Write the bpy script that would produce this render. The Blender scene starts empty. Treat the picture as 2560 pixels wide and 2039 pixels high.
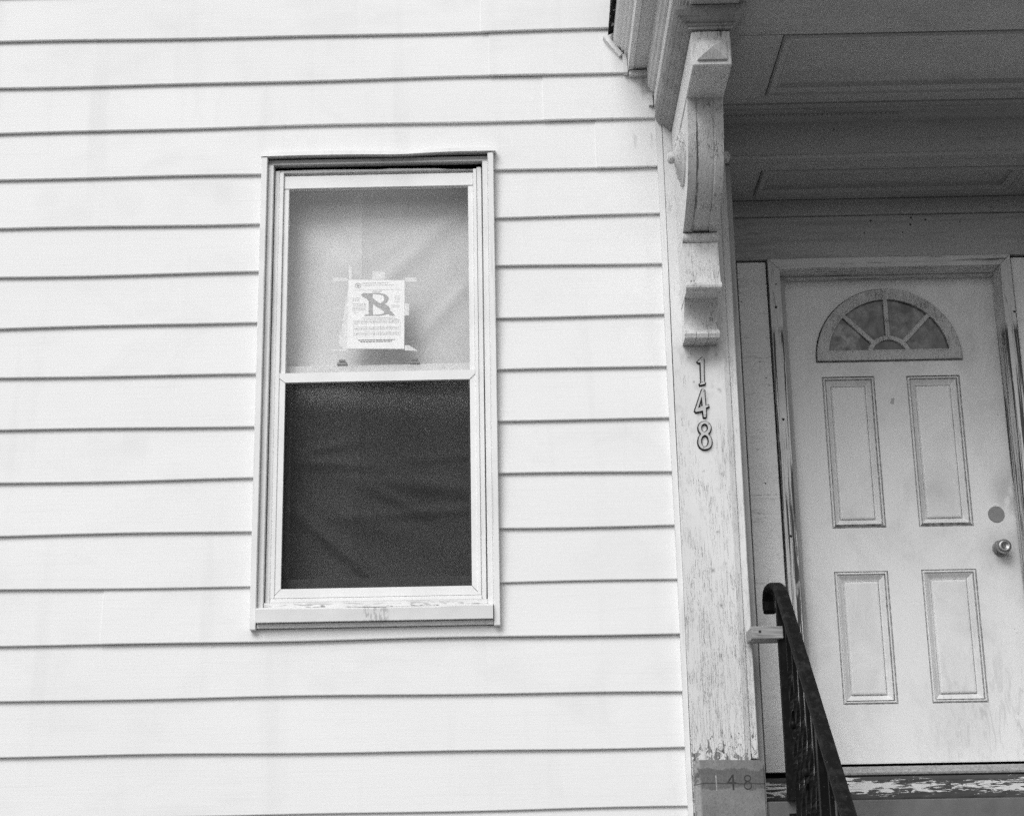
import bpy, bmesh, math, random
from math import sin, cos, pi, radians
from mathutils import Vector, Matrix

random.seed(7)
S = bpy.context.scene
COL = S.collection

# ------------------------------------------------------------------ camera, sky, sun, exposure
# x runs along the house wall, y runs into the house, z is up; eye level is z = 0 and the pavement lies 1.6 m below.
cam_d = bpy.data.cameras.new('camera')
cam_d.sensor_width = 36.0
cam_d.lens = 55.38
cam_d.clip_start = 0.05
cam_d.clip_end = 600
cam = bpy.data.objects.new('camera', cam_d)
COL.objects.link(cam)
S.camera = cam
PITCH, YAW, ROLL = 0.266508, -0.00803, -0.017644
F = Vector((sin(YAW) * cos(PITCH), cos(YAW) * cos(PITCH), sin(PITCH)))
Rt = F.cross(Vector((0, 0, 1))).normalized()
Up = Rt.cross(F)
R2 = cos(ROLL) * Rt + sin(ROLL) * Up
U2 = -sin(ROLL) * Rt + cos(ROLL) * Up
cam.matrix_world = Matrix(((R2.x, U2.x, -F.x, 0), (R2.y, U2.y, -F.y, 0), (R2.z, U2.z, -F.z, 0), (0, 0, 0, 1)))

SUN_EL, SUN_AZ = radians(42), radians(-24)        # azimuth measured from straight out of the wall, minus = from the left
world = bpy.data.worlds.new('World')
S.world = world
world.use_nodes = True
wn = world.node_tree
wn.nodes.clear()
sky = wn.nodes.new('ShaderNodeTexSky')
sky.sky_type = 'NISHITA'
sky.sun_disc = False
sky.sun_elevation = SUN_EL
sky.sun_rotation = pi - SUN_AZ
sky.air_density = 1.0
sky.dust_density = 3.0
bw = wn.nodes.new('ShaderNodeRGBToBW')            # black and white film: the sky counts only by its brightness
bg = wn.nodes.new('ShaderNodeBackground')
bg.inputs['Strength'].default_value = 0.12
wo = wn.nodes.new('ShaderNodeOutputWorld')
wn.links.new(sky.outputs[0], bw.inputs[0])
wn.links.new(bw.outputs[0], bg.inputs[0])
wn.links.new(bg.outputs[0], wo.inputs[0])

sun_d = bpy.data.lights.new('sun', 'SUN')
sun_d.energy = 1.5
sun_d.angle = radians(34)
sun_d.color = (1, 1, 1)
sun = bpy.data.objects.new('sun', sun_d)
COL.objects.link(sun)
to_sun = Vector((sin(SUN_AZ) * cos(SUN_EL), -cos(SUN_AZ) * cos(SUN_EL), sin(SUN_EL)))
sun.rotation_euler = to_sun.to_track_quat('Z', 'Y').to_euler()

S.view_settings.view_transform = 'Standard'
S.view_settings.look = 'None'
S.view_settings.exposure = 0.22
S.view_settings.gamma = 1.0
S.view_settings.use_curve_mapping = False
S.cycles.use_denoising = False                     # keep the fine grain of the samples, as on film
S.cycles.use_adaptive_sampling = False
S.cycles.max_bounces = 10
S.cycles.transparent_max_bounces = 16

GROUND = -1.6

# ------------------------------------------------------------------ materials (all neutral greys: the film was black and white)
class N:
    """small helper round a node tree; every method returns a socket"""
    def __init__(s, name):
        s.m = bpy.data.materials.new(name)
        s.m.use_nodes = True
        s.t = s.m.node_tree
        s.b = s.t.nodes['Principled BSDF']
        s.g = s.t.nodes.new('ShaderNodeNewGeometry')
        s.sep = s.t.nodes.new('ShaderNodeSeparateXYZ')
        s.t.links.new(s.g.outputs['Position'], s.sep.inputs[0])
        s.x, s.y, s.z = s.sep.outputs
    def put(s, sock, v):
        if hasattr(v, 'links') or isinstance(v, bpy.types.NodeSocket):
            s.t.links.new(v, sock)
        else:
            try:
                sock.default_value = v
            except Exception:
                sock.default_value = (v, v, v, 1)
    def vec(s, sx, sy, sz, ox=0, oy=0, oz=0):
        n = s.t.nodes.new('ShaderNodeMapping')
        n.inputs['Scale'].default_value = (sx, sy, sz)
        n.inputs['Location'].default_value = (ox, oy, oz)
        s.t.links.new(s.g.outputs['Position'], n.inputs['Vector'])
        return n.outputs[0]
    def noise(s, v, scale=1.0, detail=3, rough=0.55, dist=0.0):
        n = s.t.nodes.new('ShaderNodeTexNoise')
        s.t.links.new(v, n.inputs['Vector'])
        n.inputs['Scale'].default_value = scale
        n.inputs['Detail'].default_value = detail
        n.inputs['Roughness'].default_value = rough
        n.inputs['Distortion'].default_value = dist
        return n.outputs['Fac']
    def voro(s, v, scale=1.0, feature='F1'):
        n = s.t.nodes.new('ShaderNodeTexVoronoi')
        n.feature = feature
        s.t.links.new(v, n.inputs['Vector'])
        n.inputs['Scale'].default_value = scale
        return n.outputs['Distance']
    def ramp(s, f, a, b, lo=0.0, hi=1.0):
        n = s.t.nodes.new('ShaderNodeMapRange')
        n.clamp = True
        s.put(n.inputs['Value'], f)
        n.inputs['From Min'].default_value = a
        n.inputs['From Max'].default_value = b
        n.inputs['To Min'].default_value = lo
        n.inputs['To Max'].default_value = hi
        return n.outputs[0]
    def op(s, o, a, b=0.0):
        n = s.t.nodes.new('ShaderNodeMath')
        n.operation = o
        s.put(n.inputs[0], a)
        s.put(n.inputs[1], b)
        return n.outputs[0]
    def mix(s, f, a, b):
        n = s.t.nodes.new('ShaderNodeMix')
        n.data_type = 'FLOAT'
        s.put(n.inputs[0], f)
        s.put(n.inputs[2], a)
        s.put(n.inputs[3], b)
        return n.outputs[0]
    def dot(s, x, z, r, soft=0.5):
        """1 inside a round spot at x,z"""
        dx = s.op('SUBTRACT', s.x, x)
        dz = s.op('SUBTRACT', s.z, z)
        d = s.op('SQRT', s.op('ADD', s.op('MULTIPLY', dx, dx), s.op('MULTIPLY', dz, dz)))
        return s.ramp(d, r, r * (1 - soft), 0, 1)
    def crack(s, f, w):
        """thin lines where a noise crosses one half"""
        d = s.op('ABSOLUTE', s.op('SUBTRACT', f, 0.5))
        return s.ramp(d, w, w * 0.4, 0, 1)
    def bump(s, h, strength=0.3, dist=0.002):
        n = s.t.nodes.new('ShaderNodeBump')
        n.inputs['Strength'].default_value = strength
        n.inputs['Distance'].default_value = dist
        s.put(n.inputs['Height'], h)
        s.t.links.new(n.outputs[0], s.b.inputs['Normal'])
    def done(s, col, rough=0.6, spec=0.3, metal=0.0):
        s.put(s.b.inputs['Base Color'], col)
        s.put(s.b.inputs['Roughness'], rough)
        s.b.inputs['Specular IOR Level'].default_value = spec
        s.b.inputs['Metallic'].default_value = metal
        return s.m

def mat_siding():
    n = N('white_vinyl_siding')
    big = n.noise(n.vec(1.1, 1, 2.2), 1.0, 4)
    strk = n.noise(n.vec(9, 1, 0.9), 1.0, 3)
    grain = n.noise(n.vec(5, 5, 150), 1.0, 4, 0.6, 0.4)
    fine = n.noise(n.vec(420, 420, 420), 1.0, 1)
    c = n.mix(n.ramp(big, 0.3, 0.75), 0.79, 0.74)
    c = n.mix(n.op('MULTIPLY', n.ramp(strk, 0.56, 0.78), 0.30), c, 0.58)
    blot = n.noise(n.vec(3.2, 1, 4.6, 9), 1, 6, 0.62, 0.5)
    c = n.mix(n.op('MULTIPLY', n.ramp(blot, 0.50, 0.75), 0.28), c, 0.58)
    line = n.noise(n.vec(2.5, 1, 210, 2), 1, 3, 0.6, 0.2)
    c = n.mix(n.op('MULTIPLY', n.ramp(line, 0.56, 0.72), 0.16), c, 0.55)
    c = n.mix(n.op('MULTIPLY', n.ramp(fine, 0.35, 0.7), 0.22), c, 0.62)
    # grimy drips beside the hood, one faint drip left of the window, dust under the sill
    dr = n.op('MULTIPLY', n.op('MULTIPLY', n.ramp(n.x, 0.30, 0.50), n.ramp(n.z, 2.40, 2.65)), n.ramp(n.noise(n.vec(26, 1, 7), 1, 3), 0.60, 0.70))
    c = n.mix(n.op('MULTIPLY', dr, 0.45), c, 0.30)
    c = n.mix(n.op('MULTIPLY', n.dot(-1.47, 1.45, 0.07, 1.0), 0.14), c, 0.45)
    c = n.mix(n.op('MULTIPLY', n.dot(-1.86, 2.46, 0.06, 1.0), 0.12), c, 0.45)
    c = n.mix(n.op('MULTIPLY', n.dot(-1.17, 2.47, 0.06, 1.0), 0.12), c, 0.45)
    n.bump(grain, 0.36, 0.0012)
    return n.done(c, 0.55, 0.25)

def mat_trim(name='white_trim', base=0.78, dirt=0.5):
    n = N(name)
    a = n.noise(n.vec(6, 6, 6), 1, 4)
    st = n.noise(n.vec(60, 60, 3), 1, 3)
    fine = n.noise(n.vec(300, 300, 300), 1, 2)
    c = n.mix(n.ramp(a, 0.35, 0.8), base, base * 0.86)
    c = n.mix(n.op('MULTIPLY', n.ramp(st, 0.58, 0.72), dirt), c, base * 0.62)
    c = n.mix(n.op('MULTIPLY', n.ramp(fine, 0.62, 0.75), dirt * 0.5), c, base * 0.6)
    n.bump(fine, 0.08, 0.0006)
    return n.done(c, 0.5, 0.3)

def mat_sill():
    n = N('peeling_white_sill_paint')
    p = n.noise(n.vec(14, 14, 90), 1, 5, 0.65, 0.6)
    c = n.mix(n.ramp(n.noise(n.vec(5, 5, 9), 1, 4), 0.3, 0.8), 0.72, 0.58)
    low = n.op('MULTIPLY', n.ramp(n.z, 0.846, 0.828), n.ramp(n.z, 0.8205, 0.8225))
    c = n.mix(n.op('MULTIPLY', n.ramp(p, 0.52, 0.56), low), c, 0.22)
    # scuffed patch in the middle of the sill board
    patch = n.op('MULTIPLY', n.op('MULTIPLY', n.ramp(n.x, -0.60, -0.585), n.ramp(n.x, -0.50, -0.515)), n.ramp(n.noise(n.vec(130, 1, 45), 1, 4), 0.47, 0.56))
    c = n.mix(n.op('MULTIPLY', n.op('MULTIPLY', patch, n.ramp(n.z, 0.823, 0.817)), 0.55), c, 0.26)
    n.bump(p, 0.3, 0.001)
    return n.done(c, 0.6, 0.25)

def mat_oldpaint():
    """weathered pilaster paint: long vertical cracks, flaking to bare wood at the foot"""
    n = N('cracked_white_paint')
    a = n.noise(n.vec(5, 5, 2.0), 1, 5)
    c = n.mix(n.ramp(a, 0.30, 0.75), 0.72, 0.62)
    blot = n.noise(n.vec(24, 24, 14), 1, 5, 0.65)
    c = n.mix(n.op('MULTIPLY', n.ramp(blot, 0.55, 0.72), 0.45), c, 0.42)
    # pale scrubbed cloud around the numerals and a grimy patch under the bracket
    cloud = n.op('MULTIPLY', n.dot(0.73, 1.66, 0.16, 1.0), n.ramp(n.noise(n.vec(60, 60, 50), 1, 4), 0.42, 0.60))
    c = n.mix(n.op('MULTIPLY', cloud, 0.75), c, 0.78)
    grime = n.op('MULTIPLY', n.dot(0.68, 1.80, 0.11, 1.0), n.ramp(n.noise(n.vec(40, 40, 26), 1, 4), 0.30, 0.58))
    c = n.mix(n.op('MULTIPLY', grime, 0.8), c, 0.26)
    warp = n.noise(n.vec(120, 120, 5.5), 1, 4, 0.62, 0.5)
    warp2 = n.noise(n.vec(190, 190, 26, 3.1), 1, 3, 0.6, 0.8)
    where = n.noise(n.vec(16, 16, 7, 7.7), 1, 4)
    wear = n.op('ADD', where, n.ramp(n.z, 1.7, 0.3, -0.10, 0.20))
    ck = n.op('MULTIPLY', n.crack(warp, 0.013), n.ramp(wear, 0.40, 0.62))
    ck2 = n.op('MULTIPLY', n.crack(warp2, 0.018), n.ramp(wear, 0.52, 0.70))
    c = n.mix(n.op('MULTIPLY', ck, 0.72), c, 0.10)
    c = n.mix(n.op('MULTIPLY', ck2, 0.6), c, 0.16)
    # flakes gone near the foot
    fl = n.noise(n.vec(46, 46, 30, 1.3), 1, 5, 0.66, 0.6)
    foot = n.ramp(n.z, 0.46, 0.26, 0.0, 0.25)
    flake = n.ramp(n.op('ADD', fl, foot), 0.74, 0.76)
    c = n.mix(flake, c, n.mix(n.ramp(n.noise(n.vec(170, 170, 9), 1, 4), 0.35, 0.65), 0.06, 0.36))
    # nail heads / old screw holes
    for (hx, hz, r) in ((0.70, 1.07, .010), (0.735, 1.61, .010), (0.64, 1.645, .006), (0.62, 1.575, .005), (0.665, 0.86, .008), (0.70, 0.80, .009), (0.625, 1.74, .005), (0.73, 1.75, .008), (0.69, 0.62, .010), (0.66, 1.30, .007), (0.675, 0.93, .012)):
        c = n.mix(n.op('MULTIPLY', n.op('MULTIPLY', n.dot(hx, hz, r * 1.2, 1.0), n.ramp(n.noise(n.vec(150, 150, 110), 1, 2), 0.35, 0.6)), 0.8), c, 0.12)
    h = n.op('SUBTRACT', n.op('SUBTRACT', n.op('MULTIPLY', blot, 0.3), n.op('MULTIPLY', ck, 0.7)), n.op('MULTIPLY', flake, 0.8))
    n.bump(h, 0.5, 0.0015)
    return n.done(c, 0.7, 0.2)

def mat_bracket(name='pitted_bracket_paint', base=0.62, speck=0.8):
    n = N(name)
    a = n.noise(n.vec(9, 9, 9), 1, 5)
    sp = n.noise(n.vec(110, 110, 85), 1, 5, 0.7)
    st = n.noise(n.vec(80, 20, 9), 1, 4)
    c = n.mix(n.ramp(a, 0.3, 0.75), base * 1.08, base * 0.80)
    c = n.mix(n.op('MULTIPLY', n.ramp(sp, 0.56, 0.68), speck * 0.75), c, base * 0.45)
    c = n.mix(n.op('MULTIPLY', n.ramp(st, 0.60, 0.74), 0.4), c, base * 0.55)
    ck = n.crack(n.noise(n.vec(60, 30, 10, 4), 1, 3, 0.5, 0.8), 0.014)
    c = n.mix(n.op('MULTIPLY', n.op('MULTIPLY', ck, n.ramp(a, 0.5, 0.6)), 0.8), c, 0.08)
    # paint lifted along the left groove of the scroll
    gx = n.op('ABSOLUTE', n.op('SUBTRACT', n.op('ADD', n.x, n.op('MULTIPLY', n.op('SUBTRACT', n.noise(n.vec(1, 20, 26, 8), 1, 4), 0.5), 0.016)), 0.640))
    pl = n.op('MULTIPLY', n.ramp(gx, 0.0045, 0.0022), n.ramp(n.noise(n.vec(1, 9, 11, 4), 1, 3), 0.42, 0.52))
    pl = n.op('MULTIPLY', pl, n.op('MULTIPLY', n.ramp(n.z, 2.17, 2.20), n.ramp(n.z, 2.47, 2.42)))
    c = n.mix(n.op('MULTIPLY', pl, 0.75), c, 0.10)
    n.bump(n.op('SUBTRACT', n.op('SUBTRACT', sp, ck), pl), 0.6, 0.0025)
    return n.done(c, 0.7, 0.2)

def mat_soffit(name, base, streak=0.5, nails=()):
    n = N(name)
    a = n.noise(n.vec(1.6, 4, 4), 1, 4)
    st = n.noise(n.vec(2.2, 38, 38), 1, 4, 0.6)
    fine = n.noise(n.vec(120, 120, 120), 1, 2)
    c = n.mix(n.ramp(a, 0.3, 0.75), base * 1.06, base * 0.88)
    c = n.mix(n.op('MULTIPLY', n.ramp(st, 0.52, 0.72), streak), c, base * 0.55)
    c = n.mix(n.op('MULTIPLY', n.ramp(fine, 0.5, 0.74), 0.5), c, base * 0.6)
    ck = n.crack(n.noise(n.vec(3, 60, 60, 2), 1, 4, 0.6, 0.5), 0.008)
    c = n.mix(n.op('MULTIPLY', n.op('MULTIPLY', ck, n.ramp(n.noise(n.vec(4, 9, 9, 6), 1, 2), 0.5, 0.6)), 0.7), c, base * 0.25)
    sp = n.voro(n.vec(13, 13, 13), 1)
    c = n.mix(n.op('MULTIPLY', n.ramp(sp, 0.06, 0.035), n.ramp(a, 0.50, 0.56)), c, base * 0.15)
    for (hx, hz, r) in nails:
        c = n.mix(n.dot(hx, hz, r), c, 0.03)
    n.bump(n.op('ADD', st, n.op('MULTIPLY', fine, 0.4)), 0.25, 0.001)
    return n.done(c, 0.75, 0.2)

def mat_casing(name, vertical):
    """paint lost in long splinters over dark wood grain"""
    n = N(name)
    if vertical:
        v = n.vec(110, 60, 1.7)
        pv = n.vec(16, 3, 4.6)
    else:
        v = n.vec(2.2, 60, 150)
        pv = n.vec(2.4, 3, 8)
    g = n.noise(v, 1, 3, 0.55, 0.35)
    p = n.noise(pv, 1, 3)
    c = n.mix(n.ramp(n.noise(n.vec(12, 12, 12), 1, 4), 0.3, 0.8), 0.66, 0.54)
    if vertical:
        zone = n.op('MULTIPLY', n.ramp(n.z, 2.02, 1.98), n.ramp(p, 0.28, 0.34))
    else:
        zone = n.op('MULTIPLY', n.ramp(p, 0.47, 0.56), 0.85)
    strip = n.ramp(g, 0.50, 0.525) if vertical else n.ramp(g, 0.57, 0.61)
    c = n.mix(n.op('MULTIPLY', zone, strip), c, 0.07)
    ck = n.crack(n.noise(v, 0.5, 2), 0.012)
    c = n.mix(n.op('MULTIPLY', ck, 0.55), c, 0.10)
    for (hx, hz, r) in ((1.05, 2.10, .0065), (1.05, 1.62, .0065), (1.05, 1.14, .0065), (1.055, 2.20, .004), (2.03, 2.06, .006)):
        c = n.mix(n.dot(hx, hz, r, 0.3), c, 0.015)
    n.bump(n.op('SUBTRACT', 0.0, n.op('MULTIPLY', zone, strip)), 0.5, 0.0015)
    return n.done(c, 0.7, 0.2)

def mat_door():
    n = N('painted_steel_door')
    a = n.noise(n.vec(2, 2, 1.3), 1, 4)
    fine = n.noise(n.vec(380, 380, 380), 1, 2)
    c = n.mix(n.ramp(a, 0.3, 0.75), 0.80, 0.73)
    c = n.mix(n.op('MULTIPLY', n.ramp(fine, 0.40, 0.75), 0.14), c, 0.5)
    # rust freckles, thick below the fanlight and along the latch side
    sp = n.noise(n.vec(110, 1, 110), 1, 4, 0.6)
    spb = n.noise(n.vec(48, 1, 52, 5), 1, 5, 0.62)
    band = n.op('MULTIPLY', n.ramp(n.z, 1.80, 1.86), n.ramp(n.z, 1.93, 1.90))
    side = n.op('MULTIPLY', n.ramp(n.x, 1.78, 1.92), n.ramp(n.noise(n.vec(7, 7, 5), 1, 2), 0.42, 0.58))
    bot = n.ramp(n.z, 0.315, 0.275, 0, 0.8)
    where = n.op('MAXIMUM', n.op('MAXIMUM', n.op('MULTIPLY', band, 0.9), side), n.op('MAXIMUM', bot, 0.12))
    rst = n.ramp(n.op('ADD', sp, n.op('MULTIPLY', where, 0.085)), 0.745, 0.80)
    c = n.mix(n.op('MULTIPLY', rst, 0.75), c, 0.16)
    rb = n.ramp(n.op('ADD', spb, n.op('MULTIPLY', n.op('MAXIMUM', band, side), 0.06)), 0.72, 0.80)
    c = n.mix(n.op('MULTIPLY', n.op('MULTIPLY', rb, n.op('MAXIMUM', band, side)), 0.7), c, 0.22)
    # scuffs low on the latch side, grey smear on the upper right panel, grime round the knob
    sc = n.noise(n.vec(34, 1, 8, 2), 1, 4, 0.6, 1.6)
    szone = n.op('MULTIPLY', n.ramp(n.x, 1.50, 1.70), n.ramp(n.z, 0.80, 0.55))
    c = n.mix(n.op('MULTIPLY', n.op('MULTIPLY', n.ramp(sc, 0.50, 0.70), szone), 0.40), c, 0.34)
    c = n.mix(n.op('MULTIPLY', n.op('MULTIPLY', n.dot(1.69, 1.34, 0.15, 1.0), n.noise(n.vec(12, 12, 9), 1, 3)), 0.75), c, 0.32)
    c = n.mix(n.op('MULTIPLY', n.op('MULTIPLY', n.dot(1.93, 1.09, 0.13, 1.0), n.noise(n.vec(25, 25, 20), 1, 4)), 0.9), c, 0.25)
    c = n.mix(n.op('MULTIPLY', n.op('MULTIPLY', n.dot(1.99, 1.33, 0.11, 0.6), n.ramp(n.noise(n.vec(14, 14, 10), 1, 3), 0.42, 0.5)), 0.5), c, 0.34)
    gr = n.noise(n.vec(5, 1, 3.4, 4), 1, 6, 0.68, 0.6)
    c = n.mix(n.op('MULTIPLY', n.ramp(gr, 0.46, 0.72), 0.34), c, 0.40)
    n.bump(fine, 0.10, 0.0008)
    return n.done(c, 0.5, 0.3)

def mat_grime(name, lo, hi):
    n = N(name)
    a = n.noise(n.vec(60, 60, 60), 1, 4)
    return n.done(n.mix(n.ramp(a, 0.3, 0.7), lo, hi), 0.8, 0.15)

def mat_woodsill():
    n = N('dark_sill_with_paint_flakes')
    base = n.mix(n.noise(n.vec(6, 6, 60), 1, 4), 0.025, 0.10)
    f = n.noise(n.vec(13, 13, 95), 1, 6, 0.66, 1.2)
    zz = n.op('ABSOLUTE', n.op('SUBTRACT', n.z, 0.163))
    core = n.ramp(zz, 0.046, 0.010, -0.17, 0.09)
    reg = n.op('MULTIPLY', n.op('SUBTRACT', n.noise(n.vec(4.5, 1, 3, 0.35), 1, 2), 0.5), 0.5)
    m = n.ramp(n.op('ADD', n.op('ADD', f, core), reg), 0.515, 0.535)
    c = n.mix(m, base, 0.62)
    n.bump(m, 0.6, 0.002)
    return n.done(c, 0.75, 0.2)

def mat_stone(name, lo, hi, scale=1.0):
    n = N(name)
    a = n.noise(n.vec(9 * scale, 9 * scale, 9 * scale), 1, 6, 0.65)
    f = n.noise(n.vec(240, 240, 240), 1, 3, 0.7)
    c = n.mix(n.ramp(a, 0.3, 0.7), lo, hi)
    c = n.mix(n.op('MULTIPLY', n.ramp(f, 0.5, 0.72), 0.5), c, lo * 0.6)
    n.bump(n.op('ADD', n.op('MULTIPLY', a, 0.6), f), 0.4, 0.0015)
    return n.done(c, 0.85, 0.15)

def mat_plinth():
    n = N('worn_painted_plinth')
    a = n.noise(n.vec(12, 12, 12), 1, 6, 0.65)
    f = n.noise(n.vec(200, 200, 130), 1, 3, 0.7)
    edge = n.noise(n.vec(22, 22, 22, 5), 1, 4, 0.6)
    c = n.mix(n.ramp(a, 0.3, 0.7), 0.27, 0.17)
    lvl = n.op('ADD', n.z, n.op('MULTIPLY', n.op('SUBTRACT', edge, 0.5), 0.055))
    band = n.op('MULTIPLY', n.ramp(lvl, 0.221, 0.217), n.ramp(lvl, 0.150, 0.156))
    c = n.mix(n.op('MULTIPLY', n.op('MULTIPLY', band, n.ramp(f, 0.25, 0.55, 0.6, 1.0)), 0.75), c, 0.10)
    c = n.mix(n.op('MULTIPLY', n.ramp(n.x, 0.592, 0.584), n.ramp(edge, 0.40, 0.5)), c, 0.36)
    c = n.mix(n.op('MULTIPLY', n.ramp(f, 0.5, 0.7), 0.5), c, 0.07)
    # hairline across the middle and a pale run under the first ghost numeral
    ln = n.op('ABSOLUTE', n.op('SUBTRACT', n.op('ADD', n.z, n.op('MULTIPLY', n.op('SUBTRACT', n.noise(n.vec(18, 1, 1), 1, 3), 0.5), 0.02)), 0.172))
    c = n.mix(n.op('MULTIPLY', n.ramp(ln, 0.003, 0.0012), 0.75), c, 0.04)
    n.bump(n.op('ADD', n.op('MULTIPLY', a, 0.5), n.op('SUBTRACT', f, n.op('MULTIPLY', band, 0.5))), 0.45, 0.0018)
    return n.done(c, 0.85, 0.15)

def mat_rawwood():
    n = N('raw_grey_wood')
    g = n.noise(n.vec(9, 60, 130), 1, 4, 0.6, 0.6)
    c = n.mix(n.ramp(g, 0.35, 0.68), 0.42, 0.17)
    c = n.mix(n.dot(0.812, 0.685, 0.0065, 0.4), c, 0.03)
    n.bump(g, 0.3, 0.001)
    return n.done(c, 0.75, 0.2)

def mat_iron(name, lo, hi, rough):
    n = N(name)
    a = n.noise(n.vec(35, 35, 22), 1, 5, 0.65)
    f = n.noise(n.vec(170, 170, 170), 1, 2)
    c = n.mix(n.ramp(a, 0.48, 0.75), lo, hi)
    c = n.mix(n.op('MULTIPLY', n.ramp(f, 0.70, 0.76), 0.5), c, 0.14)
    n.bump(n.op('ADD', a, n.op('MULTIPLY', f, 0.3)), 0.2, 0.0008)
    return n.done(c, n.mix(n.ramp(a, 0.4, 0.7), rough, rough + 0.2), 0.10)

def mat_flat(name, v, rough=0.7, spec=0.2, metal=0.0, grain=0.12):
    n = N(name)
    a = n.noise(n.vec(90, 90, 90), 1, 4)
    return n.done(n.mix(n.ramp(a, 0.3, 0.7), v * (1 + grain), v * (1 - grain)), rough, spec, metal)

def mat_curtain(name, base):
    n = N(name)
    a = n.noise(n.vec(2.2, 1, 1.6), 1, 3, 0.5, 0.6)
    d = n.noise(n.vec(6, 1, 3.2, 2), 1, 3, 0.5, 0.4)
    w = n.noise(n.vec(600, 1, 600), 1, 1)
    c = n.mix(n.ramp(a, 0.3, 0.7), base * 1.08, base * 0.9)
    c = n.mix(n.op('MULTIPLY', n.ramp(d, 0.5, 0.75), 0.35), c, base * 0.72)
    c = n.mix(n.op('MULTIPLY', n.ramp(w, 0.4, 0.7), 0.12), c, base * 0.6)
    return n.done(c, 0.9, 0.05)

def mat_glass(name, tint=0.94, haze=0.0, hazecol=0.7):
    m = bpy.data.materials.new(name)
    m.use_nodes = True
    t = m.node_tree
    t.nodes.clear()
    out = t.nodes.new('ShaderNodeOutputMaterial')
    tr = t.nodes.new('ShaderNodeBsdfTransparent')
    tr.inputs[0].default_value = (tint, tint, tint, 1)
    df = t.nodes.new('ShaderNodeBsdfDiffuse')
    df.inputs[0].default_value = (hazecol, hazecol, hazecol, 1)
    g = t.nodes.new('ShaderNodeNewGeometry')
    mp = t.nodes.new('ShaderNodeMapping')
    mp.inputs['Scale'].default_value = (3, 1, 4)
    nz = t.nodes.new('ShaderNodeTexNoise')
    nz.inputs['Scale'].default_value = 1.0
    nz.inputs['Detail'].default_value = 4
    t.links.new(g.outputs['Position'], mp.inputs[0])
    t.links.new(mp.outputs[0], nz.inputs['Vector'])
    mr = t.nodes.new('ShaderNodeMapRange')
    mr.inputs['From Min'].default_value = 0.3
    mr.inputs['From Max'].default_value = 0.7
    mr.inputs['To Min'].default_value = haze * 0.5
    mr.inputs['To Max'].default_value = haze * 1.5
    t.links.new(nz.outputs['Fac'], mr.inputs[0])
    m1 = t.nodes.new('ShaderNodeMixShader')
    t.links.new(mr.outputs[0], m1.inputs[0])
    t.links.new(tr.outputs[0], m1.inputs[1])
    t.links.new(df.outputs[0], m1.inputs[2])
    gl = t.nodes.new('ShaderNodeBsdfGlossy')
    gl.inputs['Roughness'].default_value = 0.02
    fr = t.nodes.new('ShaderNodeFresnel')
    ior = t.nodes.new('ShaderNodeMapRange')          # a thin pane reflects alike from both sides
    ior.inputs['To Min'].default_value = 1.5
    ior.inputs['To Max'].default_value = 1 / 1.5
    t.links.new(g.outputs['Backfacing'], ior.inputs[0])
    t.links.new(ior.outputs[0], fr.inputs[0])
    m2 = t.nodes.new('ShaderNodeMixShader')
    t.links.new(fr.outputs[0], m2.inputs[0])
    t.links.new(m1.outputs[0], m2.inputs[1])
    t.links.new(gl.outputs[0], m2.inputs[2])
    t.links.new(m2.outputs[0], out.inputs[0])
    return m

def mat_clear(name):
    m = bpy.data.materials.new(name)
    m.use_nodes = True
    t = m.node_tree
    t.nodes.clear()
    out = t.nodes.new('ShaderNodeOutputMaterial')
    tr = t.nodes.new('ShaderNodeBsdfTransparent')
    t.links.new(tr.outputs[0], out.inputs[0])
    return m

def pane_box(x0, x1, y0, y1, z0, z1):
    bm = B(x0, x1, y0, y1, z0, z1, 0, 1)
    for f in bm.faces:
        if all(abs(v.co.y - y0) < 1e-6 for v in f.verts):
            f.material_index = 0
    return bm

def mat_mesh(name, cover, col):
    """insect screen: an even weave far finer than a pixel"""
    m = bpy.data.materials.new(name)
    m.use_nodes = True
    t = m.node_tree
    t.nodes.clear()
    out = t.nodes.new('ShaderNodeOutputMaterial')
    tr = t.nodes.new('ShaderNodeBsdfTransparent')
    df = t.nodes.new('ShaderNodeBsdfDiffuse')
    df.inputs[0].default_value = (col, col, col, 1)
    mx = t.nodes.new('ShaderNodeMixShader')
    mx.inputs[0].default_value = cover
    t.links.new(tr.outputs[0], mx.inputs[1])
    t.links.new(df.outputs[0], mx.inputs[2])
    t.links.new(mx.outputs[0], out.inputs[0])
    return m

def mat_fanpane():
    """fanlight glass, the reflection of foliage put into its colour as mottling"""
    n = N('fan_glass_painted_reflection')
    a = n.noise(n.vec(24, 1, 19), 1, 6, 0.72, 0.5)
    b = n.noise(n.vec(5, 1, 6, 3), 1, 3)
    f = n.noise(n.vec(120, 1, 120), 1, 2)
    c = n.mix(n.ramp(a, 0.36, 0.66), 0.045, 0.40)  # mottled tones painted in place of reflected trees
    c = n.mix(n.op('MULTIPLY', n.ramp(b, 0.42, 0.62), 0.6), c, 0.06)
    c = n.mix(n.op('MULTIPLY', n.ramp(f, 0.5, 0.7), 0.3), c, 0.08)
    return n.done(c, 0.12, 0.5)

def mat_tape():
    n = N('yellowed_clear_tape')
    a = n.noise(n.vec(70, 1, 70), 1, 4)
    n.b.inputs['Alpha'].default_value = 0.8
    return n.done(n.mix(n.ramp(a, 0.35, 0.65), 0.92, 0.76), 0.5, 0.3)

def mat_drip():
    n = N('torn_tar_edge')
    a = n.noise(n.vec(30, 22, 60), 1, 3, 0.6)
    return n.done(n.mix(n.ramp(a, 0.60, 0.64), 0.008, 0.5), 0.7, 0.2)

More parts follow.
